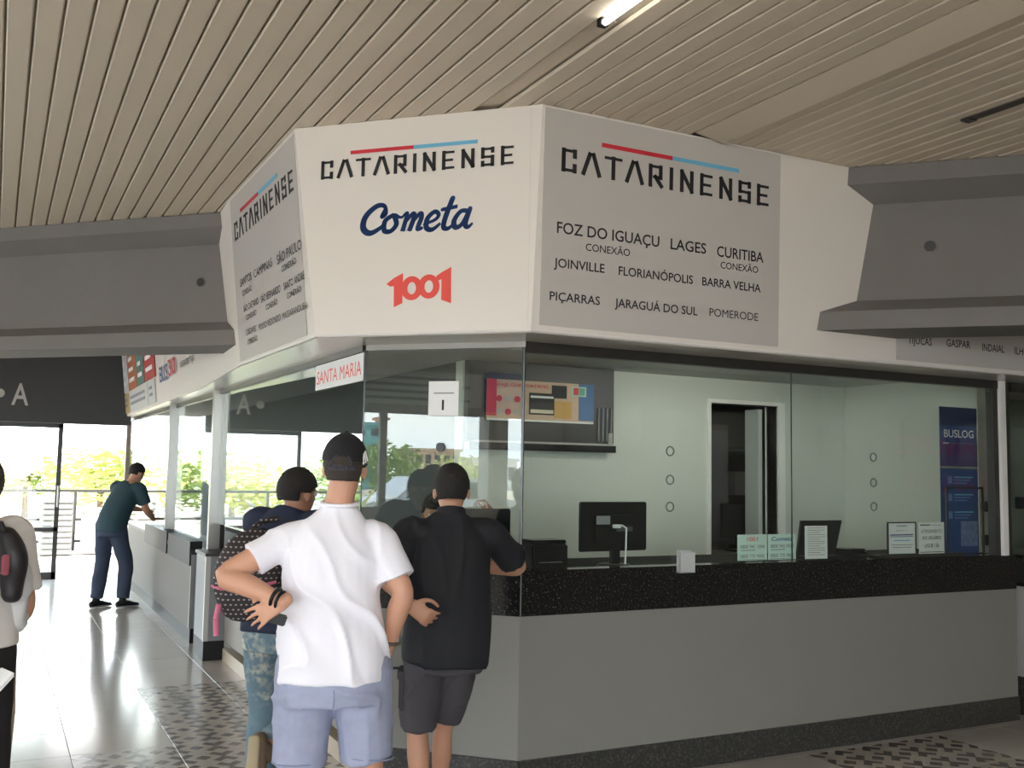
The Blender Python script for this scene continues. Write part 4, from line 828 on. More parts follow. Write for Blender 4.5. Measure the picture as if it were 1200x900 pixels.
def shoe(name, t, A, d, m, msole, up=(0, 0, 1), s=1.0):
    """A = ankle, d = toe direction, up = leg direction"""
    A = Vector(A); d = Vector(d).normalized(); up = Vector(up); up = (up - d * up.dot(d)).normalized(); side = d.cross(up)
    base = A - up * .072 * s; bm = bmesh.new()
    limb(bm, [base - d * .055 * s + up * .032, base + d * .05 * s + up * .035, base + d * .13 * s + up * .022, base + d * .19 * s + up * .016], [(.034 * s, .036), (.038 * s, .036), (.046 * s, .026), (.036 * s, .018)], side=side, seg=14)
    limb(bm, [base + up * .03 - d * .01, A + up * .012], [(.036, .045), (.038, .045)], side=side, seg=14)
    sh = link(name, remesh(bm, .006, 3), m, t); bm = bmesh.new()
    limb(bm, [base - d * .06 * s + up * .002, base + d * .05 * s + up * .002, base + d * .13 * s + up * .002, base + d * .2 * s + up * .004], [(.036 * s, .013), (.039 * s, .013), (.049 * s, .013), (.036 * s, .012)], side=side, seg=14)
    so2 = link('sole', tomesh(bm, smooth=True), msole, sh)
    return sh, base, side
def torso_cloth(bm, rings, side=(1, 0, 0), power=2.3, caps=(False, True)):
    limb(bm, [r[:3] for r in rings], [(r[3], r[4]) for r in rings], side=side, seg=28, caps=caps, sub=4, power=power)
def fquat(yaw, pitch=0, roll=0): return Quaternion((0, 0, 1), yaw) @ Quaternion((1, 0, 0), pitch) @ Quaternion((0, 1, 0), roll)
def eyes(t, c, q, s=1.0):
    for e in (-1, 1):
        bm = bmesh.new(); ball(bm, Vector(c) + q @ Vector((e * .030, .077, .002)) * s, (.012 * s,) * 3, None, 12); o = link('eye', tomesh(bm, smooth=True), M_EYE, t)
        bm = bmesh.new(); ball(bm, Vector(c) + q @ Vector((e * .030, .0865, .002)) * s, (.005 * s,) * 3, None, 10); link('pupil', tomesh(bm, smooth=True), M_INK, o)
def cloth(name, col, rough=.85, **k): return mat(name, col, rough, noise_amt=k.get('na', .05), nscale=k.get('ns', 4), bump=.08, bscale=k.get('bs', 260))

# ---- person 1: man in a white T-shirt and black cap (frame: x right, y away, origin under the hips)
def place(px, Z):                               # world position on the ground at viewing depth Z along picture column px (only used to write down coordinates)
    pass
p1 = thing('person', 'person in white T-shirt, pale blue shorts and black cap, hand on hip, seen from behind', 'person', (1.155, 3.69, 0), -.30, 'people at the ticket booth')
sk = bmesh.new(); VX = .006
hipL, hipR = (-.085, 0, .90), (.105, 0, .90); kL, kR = (-.105, .03, .47), (.150, .02, .47); aL, aR = (-.10, 0, .085), (.165, 0, .085)
q = fquat(-.12, 0, .03); hc = (.028, .015, 1.625)
limb(sk, [(.0, 0, .88), (.0, .0, 1.05), (.0, .01, 1.22), (.0, .0, 1.32)], [(.15, .10), (.135, .095), (.15, .10), (.13, .085)])
limb(sk, [(0, 0, 1.40), (.012, .0, 1.49), (.025, .01, 1.56)], [(.085, .06), (.055, .055), (.056, .058)])
head_parts(sk, hc, q)
SL, EL, WL = (-.165, .0, 1.355), (-.385, -.06, 1.225), (-.175, -.165, 1.145); SR, ER, WR = (.158, .0, 1.35), (.255, -.05, 1.165), (.215, .03, .955)
arm_body(sk, SL, EL, WL); arm_body(sk, SR, ER, WR)
hand(sk, WL, (-.85, -.02, -.50), (.05, .95, -.1), (-.3, .25, .85), curl=.22, s=.92, spread=.10); hand(sk, WR, (-.10, .10, -1), (-1, 0, 0), (0, 1, 0), curl=.5)
leg_body(sk, hipL, kL, aL); leg_body(sk, hipR, kR, aR)
for a in (aL, aR): limb(sk, [Vector(a) + Vector((0, -.03, -.03)), Vector(a) + Vector((0, .14, -.055))], [(.035, .035), (.04, .02)])
link('body', remesh(sk, VX, 3), M_SKIN, p1); eyes(p1, hc, q)
bm = bmesh.new()
torso_cloth(bm, [(.003, .0, .84, .203, .16), (.003, .0, .93, .200, .155), (.0, .0, 1.06, .190, .14), (-.003, .0, 1.20, .190, .135), (-.005, .0, 1.30, .180, .125), (.0, .0, 1.375, .145, .10), (.008, .0, 1.435, .100, .075), (.012, .0, 1.482, .064, .062)], caps=(False, False))
for S_, E_, f, r in ((SL, EL, .60, .066), (SR, ER, .78, .070)):
    S_, E_ = Vector(S_), Vector(E_); limb(bm, [S_ + Vector((-.07 if S_.x > 0 else .07, 0, -.01)), S_ + Vector((0, 0, -.005)), S_.lerp(E_, .35), S_.lerp(E_, f)], [(.066, .08), (.064, .070), r, r * 1.06], side=(0, 1, 0), seg=18, caps=(True, False))
me = remesh(bm, .008, 4)
def f1(p):
    a = noise.noise(Vector((p.x * 5 + p.z * 4, p.y * 4, p.z * 5 - p.x * 3))) * .8 + .8 * ridge(Vector((p.x + p.z * .6, p.y, p.z - p.x * .5)), 6, 5, 3.0, 3.3) * max(0, 1.25 - abs(p.z - 1.0) * 2.2)
    return a + .5 * math.sin((p.z * 1.1 + p.x * .9) * 34 + 4 * noise.noise(p * 3)) * max(0, 1 - abs(p.z - 1.12) / .2) * max(0, min(1, p.x * 6 + .2))
folds(me, f1, .013)
sh = link('t_shirt', me, cloth('tee_white', (.90, .89, .96), ns=3, na=.02), p1)
link('neck_rib', ringm((.012, .0, 1.487), (0, -.12, 1), .066, .008, 32), MATS['tee_white'], sh)
bm = bmesh.new()
limb(bm, [(.01, 0, .76), (.01, 0, .86), (.01, 0, .94)], [(.200, .15), (.188, .14), (.165, .12)], seg=26, caps=(False, False), power=2.3)
leg_cloth(bm, (-.088, 0, .86), kL, aL, .84, .108, .10, .100); leg_cloth(bm, (.112, 0, .86), kR, aR, .80, .108, .10, .102)
me = remesh(bm, .009, 4); folds(me, lambda p: noise.noise(Vector((p.x * 9, p.y * 8, p.z * 3))) + .8 * ridge(p, 6 , 5, 9, 1.0) * max(0, 1 - abs(p.z - .78) / .16) + .35 * ridge(p, 10, 8, 2.5, 7), .0095)
s1 = link('shorts', me, cloth('shorts_blue', (.34, .37, .50), ns=22, na=.14), p1)
link('back_seam', tube_path([(.012, -.150, .83), (.014, -.156, .80), (.012, -.145, .76)], .0025), mat('seam_blue', (.25, .28, .4), .9), s1)
link('hem_stitch', ringm((-.102, .025, .545), (-.03, .06, 1), .099, .0035, 32), MATS['seam_blue'], s1); link('hem_stitch', ringm((.142, .016, .56), (.1, .04, 1), .101, .0035, 32), MATS['seam_blue'], s1)
h1 = link('hair', hair_mesh(hc, q, 1.0, .25, -.64), mat('hair_short', (.045, .035, .03), .8, noise_amt=.3, nscale=80, bump=.6, bscale=200), p1)
# cap
M_CAP = cloth('cap_black', (.010, .010, .013), .8)
bm = bmesh.new(); bmesh.ops.create_uvsphere(bm, u_segments=36, v_segments=24, radius=1)
for v in list(bm.verts):
    if v.co.z < -.12: bm.verts.remove(v)
for v in bm.verts:
    z = v.co.z; d = v.co.normalized(); arch = d.y < -.6 and abs(d.x) < .36 and z < .28
    kk = 1.0 + .02 * abs(math.sin(3 * math.atan2(d.y, d.x)))
    v.co = Vector(hc) + q @ Vector((d.x * .0855 * kk, d.y * .104 * kk - .008, d.z * .108 + .020))
cpo = link('cap', tomesh(bm, smooth=True), M_CAP, p1)
Q = lambda x, y, z: Vector(hc) + q @ Vector((x, y, z))
link('cap_button', ringm(Q(0, -.008, .129), (0, 0, 1), .004, .005, 12), M_CAP, cpo)
bm = bmesh.new(); limb(bm, [Q(0, .075, .015), Q(0, .13, .008), Q(0, .165, -.002)], [(.078, .005), (.072, .004), (.045, .004)], side=q @ Vector((1, 0, 0)), seg=18); link('visor', tomesh(bm, smooth=True), M_CAP, cpo)
st = []
for k in range(9):
    a = -PI / 2 + (-.5 + k / 8) * 1.05; st.append(Q(.088 * math.cos(a), .107 * math.sin(a) - .008, -.004 + .0))
link('back_strap', tube_path(st, .011), mat('cap_strap', (.05, .05, .065), .5), cpo)
bm = bmesh.new(); pv = None
for k in range(9):
    a = -PI / 2 + (-.5 + k / 8) * .84; h_ = .034 * math.sqrt(max(.02, 1 - ((k - 4) / 4) ** 2)) + .004
    cur = [bm.verts.new(Q(.090 * math.cos(a), .111 * math.sin(a) - .008, zz)) for zz in (.0, h_ * .5, h_)]
    if pv: [bm.faces.new((pv[i], cur[i], cur[i + 1], pv[i + 1])) for i in (0, 1)]
    pv = cur
link('arch_opening', tomesh(bm), MATS['hair_short'], cpo)
st = []
for k in range(13):
    a = PI * k / 12; st.append(Q(.038 * math.cos(a), -.118 + .012 * math.sin(a) * 1.2, .002 + .042 * math.sin(a)))
link('arch_trim', tube_path(st, .004), mat('cap_trim', (.035, .035, .045), .6), cpo)
for k in range(3):
    link('cap_stripe', tube_path([Q(.076, -.040 - k * .016, .062 - k * .006), Q(.083 - k * .004, -.035 - k * .014, .040 - k * .006), Q(.087 - k * .006, -.030 - k * .013, .024 - k * .006)], .0032), M_PAPER, cpo)
w_ = Vector(WL); link('bracelet', ringm(w_.lerp(Vector(EL), .12), w_ - Vector(EL), .033, .007, 24), M_BLACK, p1, label='black bracelet'); link('bracelet', ringm(w_.lerp(Vector(EL), .04), w_ - Vector(EL), .031, .006, 24), M_BLACK, p1, label='black bracelet')
w_ = Vector(WR); o = link('wristwatch', ringm(w_.lerp(Vector(ER), .1), w_ - Vector(ER), .032, .007, 24), mat('watch_strap', (.10, .08, .06), .4), p1, label='dark wristwatch')
bm = bmesh.new(); cyl(bm, w_ + Vector((.030, -.01, .02)), w_ + Vector((.040, -.014, .02)), .018, 16); link('watch_face', tomesh(bm), M_ALU, o)
for a in (aL, aR): shoe('shoe', p1, a, (.05, 1, 0), mat('shoe_grey', (.2, .2, .22), .7), M_PAPER)
ph = thing('mobile_phone', 'dark phone held against the hip by the man in the white T-shirt', 'phone', (0.925, 3.60, 1.075), -.30)
o = B('phone_body', (-.052, .03, -.018, -.008, -.01, .03), M_INK, ph, bev=.004); ph.rotation_euler = (0, .3, -.30); B('phone_camera', (-.048, -.038, -.0195, -.0175, .014, .024), M_INKG, ph)

# ---- person 2: man in a black polo leaning on the chamfered counter
p2 = thing('person', 'person in black polo shirt and charcoal cargo shorts leaning on the granite counter', 'person', (1.86, 4.22, 0), -.42, 'people at the ticket booth')
sk = bmesh.new(); q = fquat(.05, -.18, 0); hc = (.0, .12, 1.528)
hipL, hipR = (-.095, -.03, .84), (.07, .02, .84); kL, kR = (-.125, -.01, .46), (-.012, .10, .45); aL, aR = (-.10, -.04, .085), (-.03, .14, .085)
limb(sk, [(.0, -.02, .84), (.0, .02, 1.02), (-.01, .07, 1.18), (-.01, .085, 1.27)], [(.15, .10), (.14, .10), (.16, .105), (.14, .08)])
limb(sk, [(-.005, .085, 1.30), (.0, .10, 1.40), (.0, .112, 1.48)], [(.075, .05), (.052, .052), (.056, .058)])
head_parts(sk, hc, q, 1.03)
SL, EL, WL = (-.185, .06, 1.325), (-.275, -.07, 1.14), (-.165, -.180, 1.035); SR, ER, WR = (.185, .10, 1.325), (.325, .25, 1.165), (.14, .38, 1.145)
arm_body(sk, SL, EL, WL); arm_body(sk, SR, ER, WR)
hand(sk, WL, (.72, -.06, -.5), (-.2, .85, -.3), (.7, -.1, .7), curl=.55, spread=.08); hand(sk, WR, (-1, .1, 0), (0, 0, -1), (.1, 1, 0), curl=.15)
leg_body(sk, Vector(hipL).lerp(Vector(kL), .22), kL, aL, .88); leg_body(sk, Vector(hipR).lerp(Vector(kR), .22), kR, aR, .80)
for a in (aL, aR): limb(sk, [Vector(a) + Vector((0, -.03, -.03)), Vector(a) + Vector((0, .14, -.055))], [(.035, .035), (.04, .02)])
link('body', remesh(sk, VX, 3), mat('skin_warm', (.52, .27, .17), .5, noise_amt=.08, nscale=12), p2); eyes(p2, hc, q)
bm = bmesh.new()
torso_cloth(bm, [(-.01, -.03, .745, .195, .16), (-.01, -.02, .85, .200, .155), (.0, .01, 1.0, .192, .145), (-.01, .05, 1.14, .194, .14), (-.01, .075, 1.25, .197, .125), (-.008, .085, 1.325, .170, .10), (-.004, .09, 1.38, .12, .078), (0, .095, 1.42, .07, .068)], caps=(False, False))
for S_, E_, f, r in ((SL, EL, .80, .078), (SR, ER, .82, .080)):
    S_, E_ = Vector(S_), Vector(E_); limb(bm, [S_ + Vector((-.07 if S_.x > 0 else .07, 0, -.005)), S_, S_.lerp(E_, .4), S_.lerp(E_, f)], [(.068, .078), (.066, .074), r * .92, r * 1.02], side=(0, 1, 0), seg=18, caps=(True, False))
for v in bm.verts:
    if v.co.z < .9 and abs(v.co.x) < .25: v.co.z += -.12 * (v.co.x + .02) * (.9 - v.co.z) * 0 + (.03 if v.co.x < -.1 else 0) * (.9 - v.co.z) / .15
me = remesh(bm, .009, 4); folds(me, lambda p: noise.noise(Vector((p.x * 4 + p.z * 2, p.y * 4, p.z * 3.5 - p.x * 2))) + .7 * ridge(p, 8, 6, 2, 5), .008)
sh = link('polo_shirt', me, cloth('polo_black', (.009, .010, .014), .8), p2)
bm = bmesh.new(); limb(bm, [(0, .09, 1.395), (0, .10, 1.445)], [(.078, .074), (.064, .064)], seg=28, caps=(False, False)); link('collar', remesh(bm, .007, 2), MATS['polo_black'], sh)
link('chest_mark', boxm(.245, .252, .10, .11, 1.285, 1.292), M_PAPER, sh)
bm = bmesh.new()
limb(bm, [(.0, -.02, .73), (.0, -.02, .80), (.0, -.01, .88)], [(.155, .13), (.165, .13), (.16, .12)], seg=26, caps=(False, False), power=2.3)
leg_cloth(bm, hipL, kL, aL, .96, .100, .084, .078); leg_cloth(bm, hipR, kR, aR, .90, .092, .078, .070)
me = remesh(bm, .009, 4); folds(me, lambda p: noise.noise(Vector((p.x * 9, p.y * 8, p.z * 5))) + .6 * ridge(p, 6, 5, 9, 1.0), .009)
s2_ = link('cargo_shorts', me, cloth('cargo_grey', (.065, .06, .068), .9), p2)
bm = bmesh.new(); box(bm, -.212, -.185, -.06, .08, .56, .72); bmesh.ops.bevel(bm, geom=bm.edges[:], offset=.008, segments=2, affect='EDGES'); pk = link('cargo_pocket', tomesh(bm), MATS['cargo_grey'], s2_)
bm = bmesh.new(); box(bm, -.220, -.188, -.064, .084, .69, .73); bmesh.ops.bevel(bm, geom=bm.edges[:], offset=.006, segments=2, affect='EDGES'); link('pocket_flap', tomesh(bm), MATS['cargo_grey'], s2_)
link('pocket_tab', boxm(-.24, -.21, -.06, -.045, .738, .748, .002), M_BLACK, s2_)
link('hair', hair_mesh(hc, q, 1.04, .25, -.66, 1.02, 3.0), M_HAIR, p2)
for a, d in ((aL, (0, 1, 0)), (aR, (.1, 1, 0))): shoe('shoe', p2, a, d, M_BLACK, M_INKG)

# ---- person 3: navy shirt, paint-stained jeans, one foot raised, turned to the right
p3 = thing('person', 'person in navy shirt and paint-stained jeans with one shoe sole showing, behind the white T-shirt', 'person', (1.215, 4.68, 0), -.85, 'people at the ticket booth')
sk = bmesh.new(); q = fquat(-.25, -.12, 0); hc = (.01, .10, 1.50)
hipL, hipR = (-.09, .0, .89), (.09, -.0, .89); kL, kR = (-.10, .07, .47), (.12, .14, .50); aL, aR = (-.10, .03, .085), (.09, -.20, .38)
limb(sk, [(.0, .0, .89), (.0, .01, 1.05), (.0, .05, 1.22), (.0, .06, 1.34)], [(.15, .10), (.135, .095), (.16, .105), (.15, .09)])
limb(sk, [(0, .05, 1.33), (.005, .07, 1.40), (.01, .09, 1.46)], [(.08, .06), (.054, .055), (.054, .056)])
head_parts(sk, hc, q, .97)
SL, EL, WL = (-.19, .06, 1.35), (-.24, .26, 1.16), (-.10, .42, 1.15); SR, ER, WR = (.19, .06, 1.35), (.25, .20, 1.14), (.12, .40, 1.14)
arm_body(sk, SL, EL, WL); arm_body(sk, SR, ER, WR); hand(sk, WL, (.5, 1, 0), (0, 0, -1), (1, 0, 0), curl=.2); hand(sk, WR, (-.4, 1, 0), (0, 0, -1), (-1, 0, 0), curl=.2)
leg_body(sk, hipL, kL, aL); leg_body(sk, hipR, kR, aR)
link('body', remesh(sk, VX, 3), M_SKIND, p3); eyes(p3, hc, q)
bm = bmesh.new()
torso_cloth(bm, [(.0, -.01, .86, .180, .135), (.0, .0, .96, .178, .135), (.0, .02, 1.1, .180, .13), (.0, .05, 1.24, .195, .125), (.0, .06, 1.335, .185, .10), (.005, .065, 1.39, .12, .078), (.01, .075, 1.42, .072, .066)], caps=(False, False))
for S_, E_, f in ((SL, EL, .95), (SR, ER, .95)):
    S_, E_ = Vector(S_), Vector(E_); limb(bm, [S_ + Vector((-.07 if S_.x > 0 else .07, 0, -.005)), S_, S_.lerp(E_, .4), S_.lerp(E_, f)], [(.072, .08), (.068, .074), .066, .062], side=(0, 1, 0), seg=18, caps=(True, False))
me = remesh(bm, .010, 5); folds(me, lambda p: noise.noise(Vector((p.x * 5, p.y * 4, p.z * 4))), .008); link('shirt', me, cloth('shirt_navy', (.012, .018, .045), .85), p3)
def jeans_build(t_, s, co):
    n1 = t_.nodes.new('ShaderNodeTexNoise'); n1.inputs['Scale'].default_value = 34; n1.inputs['Detail'].default_value = 6; t_.links.new(co.outputs['Object'], n1.inputs['Vector'])
    n2 = t_.nodes.new('ShaderNodeTexNoise'); n2.inputs['Scale'].default_value = 7; t_.links.new(co.outputs['Object'], n2.inputs['Vector'])
    a = math_node(t_, 'MULTIPLY', math_node(t_, 'SUBTRACT', n1.outputs['Fac'], .44), 5.0); b = math_node(t_, 'MULTIPLY', math_node(t_, 'SUBTRACT', n2.outputs['Fac'], .45), 6.0)
    zz = math_node(t_, 'GREATER_THAN', s.outputs[2], .55)
    r = math_node(t_, 'MULTIPLY', math_node(t_, 'MAXIMUM', math_node(t_, 'MINIMUM', a, 1.0), 0.0), math_node(t_, 'MAXIMUM', math_node(t_, 'MINIMUM', b, 1.0), 0.0))
    return math_node(t_, 'MULTIPLY', r, math_node(t_, 'ADD', math_node(t_, 'MULTIPLY', zz, .7), .12))
M_JEANP = two_tone('jeans_painted', (.12, .19, .235), (.62, .58, .45), jeans_build, .9)
bm = bmesh.new()
limb(bm, [(.0, .0, .78), (.0, .0, .86), (.0, .0, .95)], [(.175, .13), (.18, .13), (.165, .12)], seg=26, caps=(False, False), power=2.3)
leg_cloth(bm, hipL, kL, aL, 1.93, .108, .085, .075); leg_cloth(bm, hipR, kR, aR, 1.86, .108, .088, .078)
me = remesh(bm, .009, 4); folds(me, lambda p: noise.noise(Vector((p.x * 9, p.y * 9, p.z * 6))) + .7 * ridge(p, 5, 5, 13, 1.0) * max(0, 1 - p.z), .009); link('jeans', me, M_JEANP, p3)
link('hair', hair_mesh(hc, q, 1.0, .2, -.6, 1.04, 6.0), M_HAIR, p3)
M_SOLE = mat('sole_tan', (.35, .28, .17), .8)
shoe('shoe', p3, aL, (0, 1, 0), mat('shoe_brown', (.16, .11, .07), .7), M_SOLE)
s_, b_, sd_ = shoe('shoe', p3, aR, (.1, -.22, -1), MATS['shoe_brown'], M_SOLE, up=(.25, .9, -.1))
# backpack with pale lozenges and pink piping
def dots_build(t_, s, co):
    k = 46.0
    u = math_node(t_, 'MULTIPLY', s.outputs[0], k); v = math_node(t_, 'MULTIPLY', s.outputs[2], k)
    row = math_node(t_, 'FLOORED_MODULO', math_node(t_, 'FLOOR', v), 2.0); u = math_node(t_, 'ADD', u, math_node(t_, 'MULTIPLY', row, .5))
    fu = math_node(t_, 'ABSOLUTE', math_node(t_, 'SUBTRACT', math_node(t_, 'FRACT', u), .5)); fv = math_node(t_, 'ABSOLUTE', math_node(t_, 'SUBTRACT', math_node(t_, 'FRACT', v), .5))
    return math_node(t_, 'LESS_THAN', math_node(t_, 'ADD', math_node(t_, 'MULTIPLY', fu, .9), math_node(t_, 'MULTIPLY', fv, 1.3)), .27)
M_BAG = two_tone('backpack_dots', (.035, .03, .032), (.40, .33, .33), dots_build, .8)
M_PINK = mat('pink_trim', (.62, .16, .26), .7)
bp3 = thing('backpack', 'charcoal backpack with pale dots and pink piping on the back of the person in jeans', 'backpack', (1.015, 4.47, 1.0), -.25)
bm = bmesh.new(); limb(bm, [(.02, 0, .02), (.005, 0, .10), (.01, .0, .19), (.04, .02, .26), (.06, .03, .29)], [(.13, .07), (.150, .08), (.145, .08), (.115, .065), (.08, .045)], seg=28, power=3.0, caps=(True, True))
me = remesh(bm, .009, 4); folds(me, lambda p: noise.noise(p * 7), .006); link('bag_body', me, M_BAG, bp3)
link('piping', tube_path([(-.148, -.02, .105), (-.11, -.078, .098), (-.03, -.090, .10), (.05, -.090, .11), (.12, -.075, .125)], .007), M_PINK, bp3)
link('zip', tube_path([(-.12, -.05, .15), (-.10, -.07, .20), (-.03, -.08, .25), (.05, -.07, .26), (.11, -.055, .22)], .004), M_BLACK, bp3)
bm = bmesh.new(); limb(bm, [(.0, -.07, .02), (.0, -.082, .055), (.0, -.075, .085)], [(.10, .02), (.115, .022), (.10, .02)], seg=20, power=3); link('front_pocket', tomesh(bm, smooth=True), M_BAG, bp3)
link('hanging_strap', tube_path([(-.115, -.05, .03), (-.125, -.06, -.03), (-.12, -.055, -.10)], .012), M_PINK, bp3)
link('shoulder_strap', tube_path([(-.08, .02, .22), (-.04, .05, .30), (.04, .11, .37), (.12, .17, .385)], .013), M_BAG, bp3); link('shoulder_strap', tube_path([(.06, .05, .27), (.12, .09, .34), (.19, .15, .37)], .013), M_BAG, bp3)
link('carry_loop', ringm((.05, .03, .325), (0, 1, 0), .022, .006), M_BLACK, bp3)

# ---- person 4: teal T-shirt and jeans leaning on the far counter
p4 = thing('person', 'person in dark teal T-shirt and dark jeans leaning on the far left counter', 'person', (1.27, 12.35, 0), -.95, 'people at the ticket booth')
sk = bmesh.new(); q = fquat(0, -.35, 0); hc = (.02, .27, 1.52)
hipL, hipR = (-.085, -.06, .90), (.085, -.04, .90); kL, kR = (-.10, -.06, .48), (.10, .10, .48); aL, aR = (-.10, -.12, .085), (.13, .05, .085)
limb(sk, [(.0, -.05, .90), (.0, .0, 1.05), (.0, .10, 1.22), (.0, .17, 1.34)], [(.15, .10), (.14, .10), (.16, .105), (.15, .09)]); limb(sk, [(0, .17, 1.35), (.01, .21, 1.42), (.02, .25, 1.47)], [(.08, .06), (.055, .055), (.055, .056)])
head_parts(sk, hc, q, .97)
SL, EL, WL = (-.19, .16, 1.34), (-.22, .30, 1.12), (-.10, .48, 1.08); SR, ER, WR = (.19, .16, 1.34), (.23, .24, 1.10), (.14, .44, .98)
arm_body(sk, SL, EL, WL); arm_body(sk, SR, ER, WR); hand(sk, WL, (.4, 1, 0), (0, 0, -1), (1, 0, 0), curl=.3); hand(sk, WR, (-.3, 1, .1), (0, 0, -1), (-1, 0, 0), curl=.3)
leg_body(sk, hipL, kL, aL); leg_body(sk, hipR, kR, aR); link('body', remesh(sk, .010, 3), MATS['skin_warm'], p4); eyes(p4, hc, q)
bm = bmesh.new(); torso_cloth(bm, [(.0, -.06, .84, .180, .14), (.0, -.04, .94, .182, .14), (.0, .02, 1.08, .180, .135), (.0, .10, 1.22, .19, .125), (.0, .155, 1.33, .18, .10), (.005, .18, 1.38, .12, .078), (.01, .19, 1.41, .07, .066)], caps=(False, False))
for S_, E_, f in ((SL, EL, .75), (SR, ER, .75)):
    S_, E_ = Vector(S_), Vector(E_); limb(bm, [S_ + Vector((-.07 if S_.x > 0 else .07, 0, -.005)), S_, S_.lerp(E_, .4), S_.lerp(E_, f)], [(.072, .08), (.07, .075), .072, .074], side=(0, 1, 0), seg=16, caps=(True, False))
me = remesh(bm, .012, 4); folds(me, lambda p: noise.noise(p * 5), .009); link('t_shirt', me, cloth('tee_teal', (.018, .05, .065), .85), p4)
bm = bmesh.new(); limb(bm, [(.0, -.05, .80), (.0, -.05, .94)], [(.172, .13), (.16, .12)], seg=22, caps=(False, False)); leg_cloth(bm, hipL, kL, aL, 1.95, .105, .082, .07); leg_cloth(bm, hipR, kR, aR, 1.95, .105, .082, .07)
me = remesh(bm, .012, 4); folds(me, lambda p: noise.noise(p * 8), .009); link('jeans', me, cloth('jeans_dark', (.035, .05, .085), .9, na=.25, ns=8), p4); link('hair', hair_mesh(hc, q, 1.0, .2, -.6, 1.02, 9.0), M_HAIR, p4)
for a, d in ((aL, (0, 1, 0)), (aR, (.1, 1, 0))): shoe('shoe', p4, a, d, M_BLACK, M_INKG)

# ---- person 5: cut by the left edge
p5 = thing('person', 'person in white shirt and black trousers cut off by the left edge of the photo', 'person', (-.045, 4.07, 0), .75, 'people at the ticket booth')
sk = bmesh.new(); q = fquat(.2, -.05, 0); hc = (.0, .03, 1.54)
hipL, hipR = (-.08, 0, .92), (.08, 0, .92); kL, kR = (-.09, .06, .49), (.09, -.02, .49); aL, aR = (-.09, .05, .085), (.09, -.12, .085)
limb(sk, [(.0, .0, .90), (.0, .0, 1.05), (.0, .01, 1.24), (.0, .0, 1.34)], [(.14, .095), (.12, .09), (.145, .10), (.14, .085)]); limb(sk, [(0, 0, 1.35), (.0, .01, 1.42), (.0, .02, 1.48)], [(.075, .058), (.052, .053), (.052, .055)])
head_parts(sk, hc, q, .95)
SL, EL, WL = (-.17, .0, 1.35), (-.21, .10, 1.12), (-.16, .30, 1.0); SR, ER, WR = (.18, .0, 1.35), (.215, -.03, 1.09), (.18, .10, .92)
arm_body(sk, SL, EL, WL, .92); arm_body(sk, SR, ER, WR, .92); hand(sk, WR, (-.1, .35, -.9), (-1, 0, 0), (0, 1, .3), curl=.9, s=.95); hand(sk, WL, (.1, 1, -.3), (1, 0, 0), (0, .3, 1), curl=.7, s=.95)
leg_body(sk, hipL, kL, aL, .95); leg_body(sk, hipR, kR, aR, .95); link('body', remesh(sk, VX, 3), M_SKIN, p5); eyes(p5, hc, q, .95)
bm = bmesh.new(); torso_cloth(bm, [(.0, .0, .97, .172, .135), (.0, .0, 1.06, .162, .13), (.0, .0, 1.15, .160, .125), (.0, .0, 1.26, .175, .12), (.0, .0, 1.34, .17, .095), (.0, .0, 1.39, .11, .075), (.0, .0, 1.42, .068, .062)], caps=(False, False))
for S_, E_, f in ((SL, EL, .8), (SR, ER, .8)):
    S_, E_ = Vector(S_), Vector(E_); limb(bm, [S_ + Vector((-.06 if S_.x > 0 else .06, 0, -.005)), S_, S_.lerp(E_, .4), S_.lerp(E_, f)], [(.068, .075), (.066, .070), .066, .068], side=(0, 1, 0), seg=16, caps=(True, False))
me = remesh(bm, .009, 4); folds(me, lambda p: noise.noise(p * 6), .009); link('shirt', me, cloth('shirt_cream', (.80, .77, .74), .85), p5)
bm = bmesh.new(); limb(bm, [(.0, .0, .84), (.0, .0, .99)], [(.165, .125), (.14, .105)], seg=22, caps=(False, False)); leg_cloth(bm, hipL, kL, aL, 1.95, .10, .078, .068); leg_cloth(bm, hipR, kR, aR, 1.95, .10, .078, .068)
me = remesh(bm, .009, 4); folds(me, lambda p: noise.noise(p * 8), .008); tr = link('trousers', me, cloth('trousers_black', (.014, .012, .013), .85), p5)
link('side_stripe', tube_path([(.185, -.02, .90), (.195, -.02, .7), (.172, -.03, .5), (.165, -.07, .3), (.155, -.11, .13)], .012), mat('stripe_beige', (.42, .34, .25), .8), tr)
link('hair', hair_mesh(hc, q, .98, .2, -.7, 1.06, 12.0), M_HAIRB, p5)
for a, d in ((aL, (0, 1, 0)), (aR, (0, 1, 0))): shoe('shoe', p5, a, d, M_BLACK, M_INKG)
bg5 = thing('shoulder_bag', 'black shoulder bag hanging on the back of the person at the left edge', 'bag', (.075, 4.03, 1.13), .15)
bm = bmesh.new(); limb(bm, [(.0, .0, .03), (.005, .0, .10), (.0, .0, .18), (-.02, .0, .23)], [(.040, .09), (.048, .10), (.044, .10), (.03, .07)], seg=24, power=2.6); me = remesh(bm, .009, 3); folds(me, lambda p: noise.noise(p * 9), .012); link('bag_body', me, mat('bag_black', (.012, .010, .012), .5), bg5)
link('bag_strap', tube_path([(-.02, -.04, .22), (-.05, -.05, .28), (-.10, -.05, .27), (-.14, -.02, .20)], .010), MATS['bag_black'], bg5); link('bag_patch', boxm(-.045, -.02, -.105, -.088, .10, .17, .004), mat('bag_maroon', (.25, .05, .07), .6), bg5)
pb5 = thing('plastic_bag', 'pale carrier bag hanging below the black shoulder bag at the left edge', 'bag', (.10, 4.10, 1.02), .15)
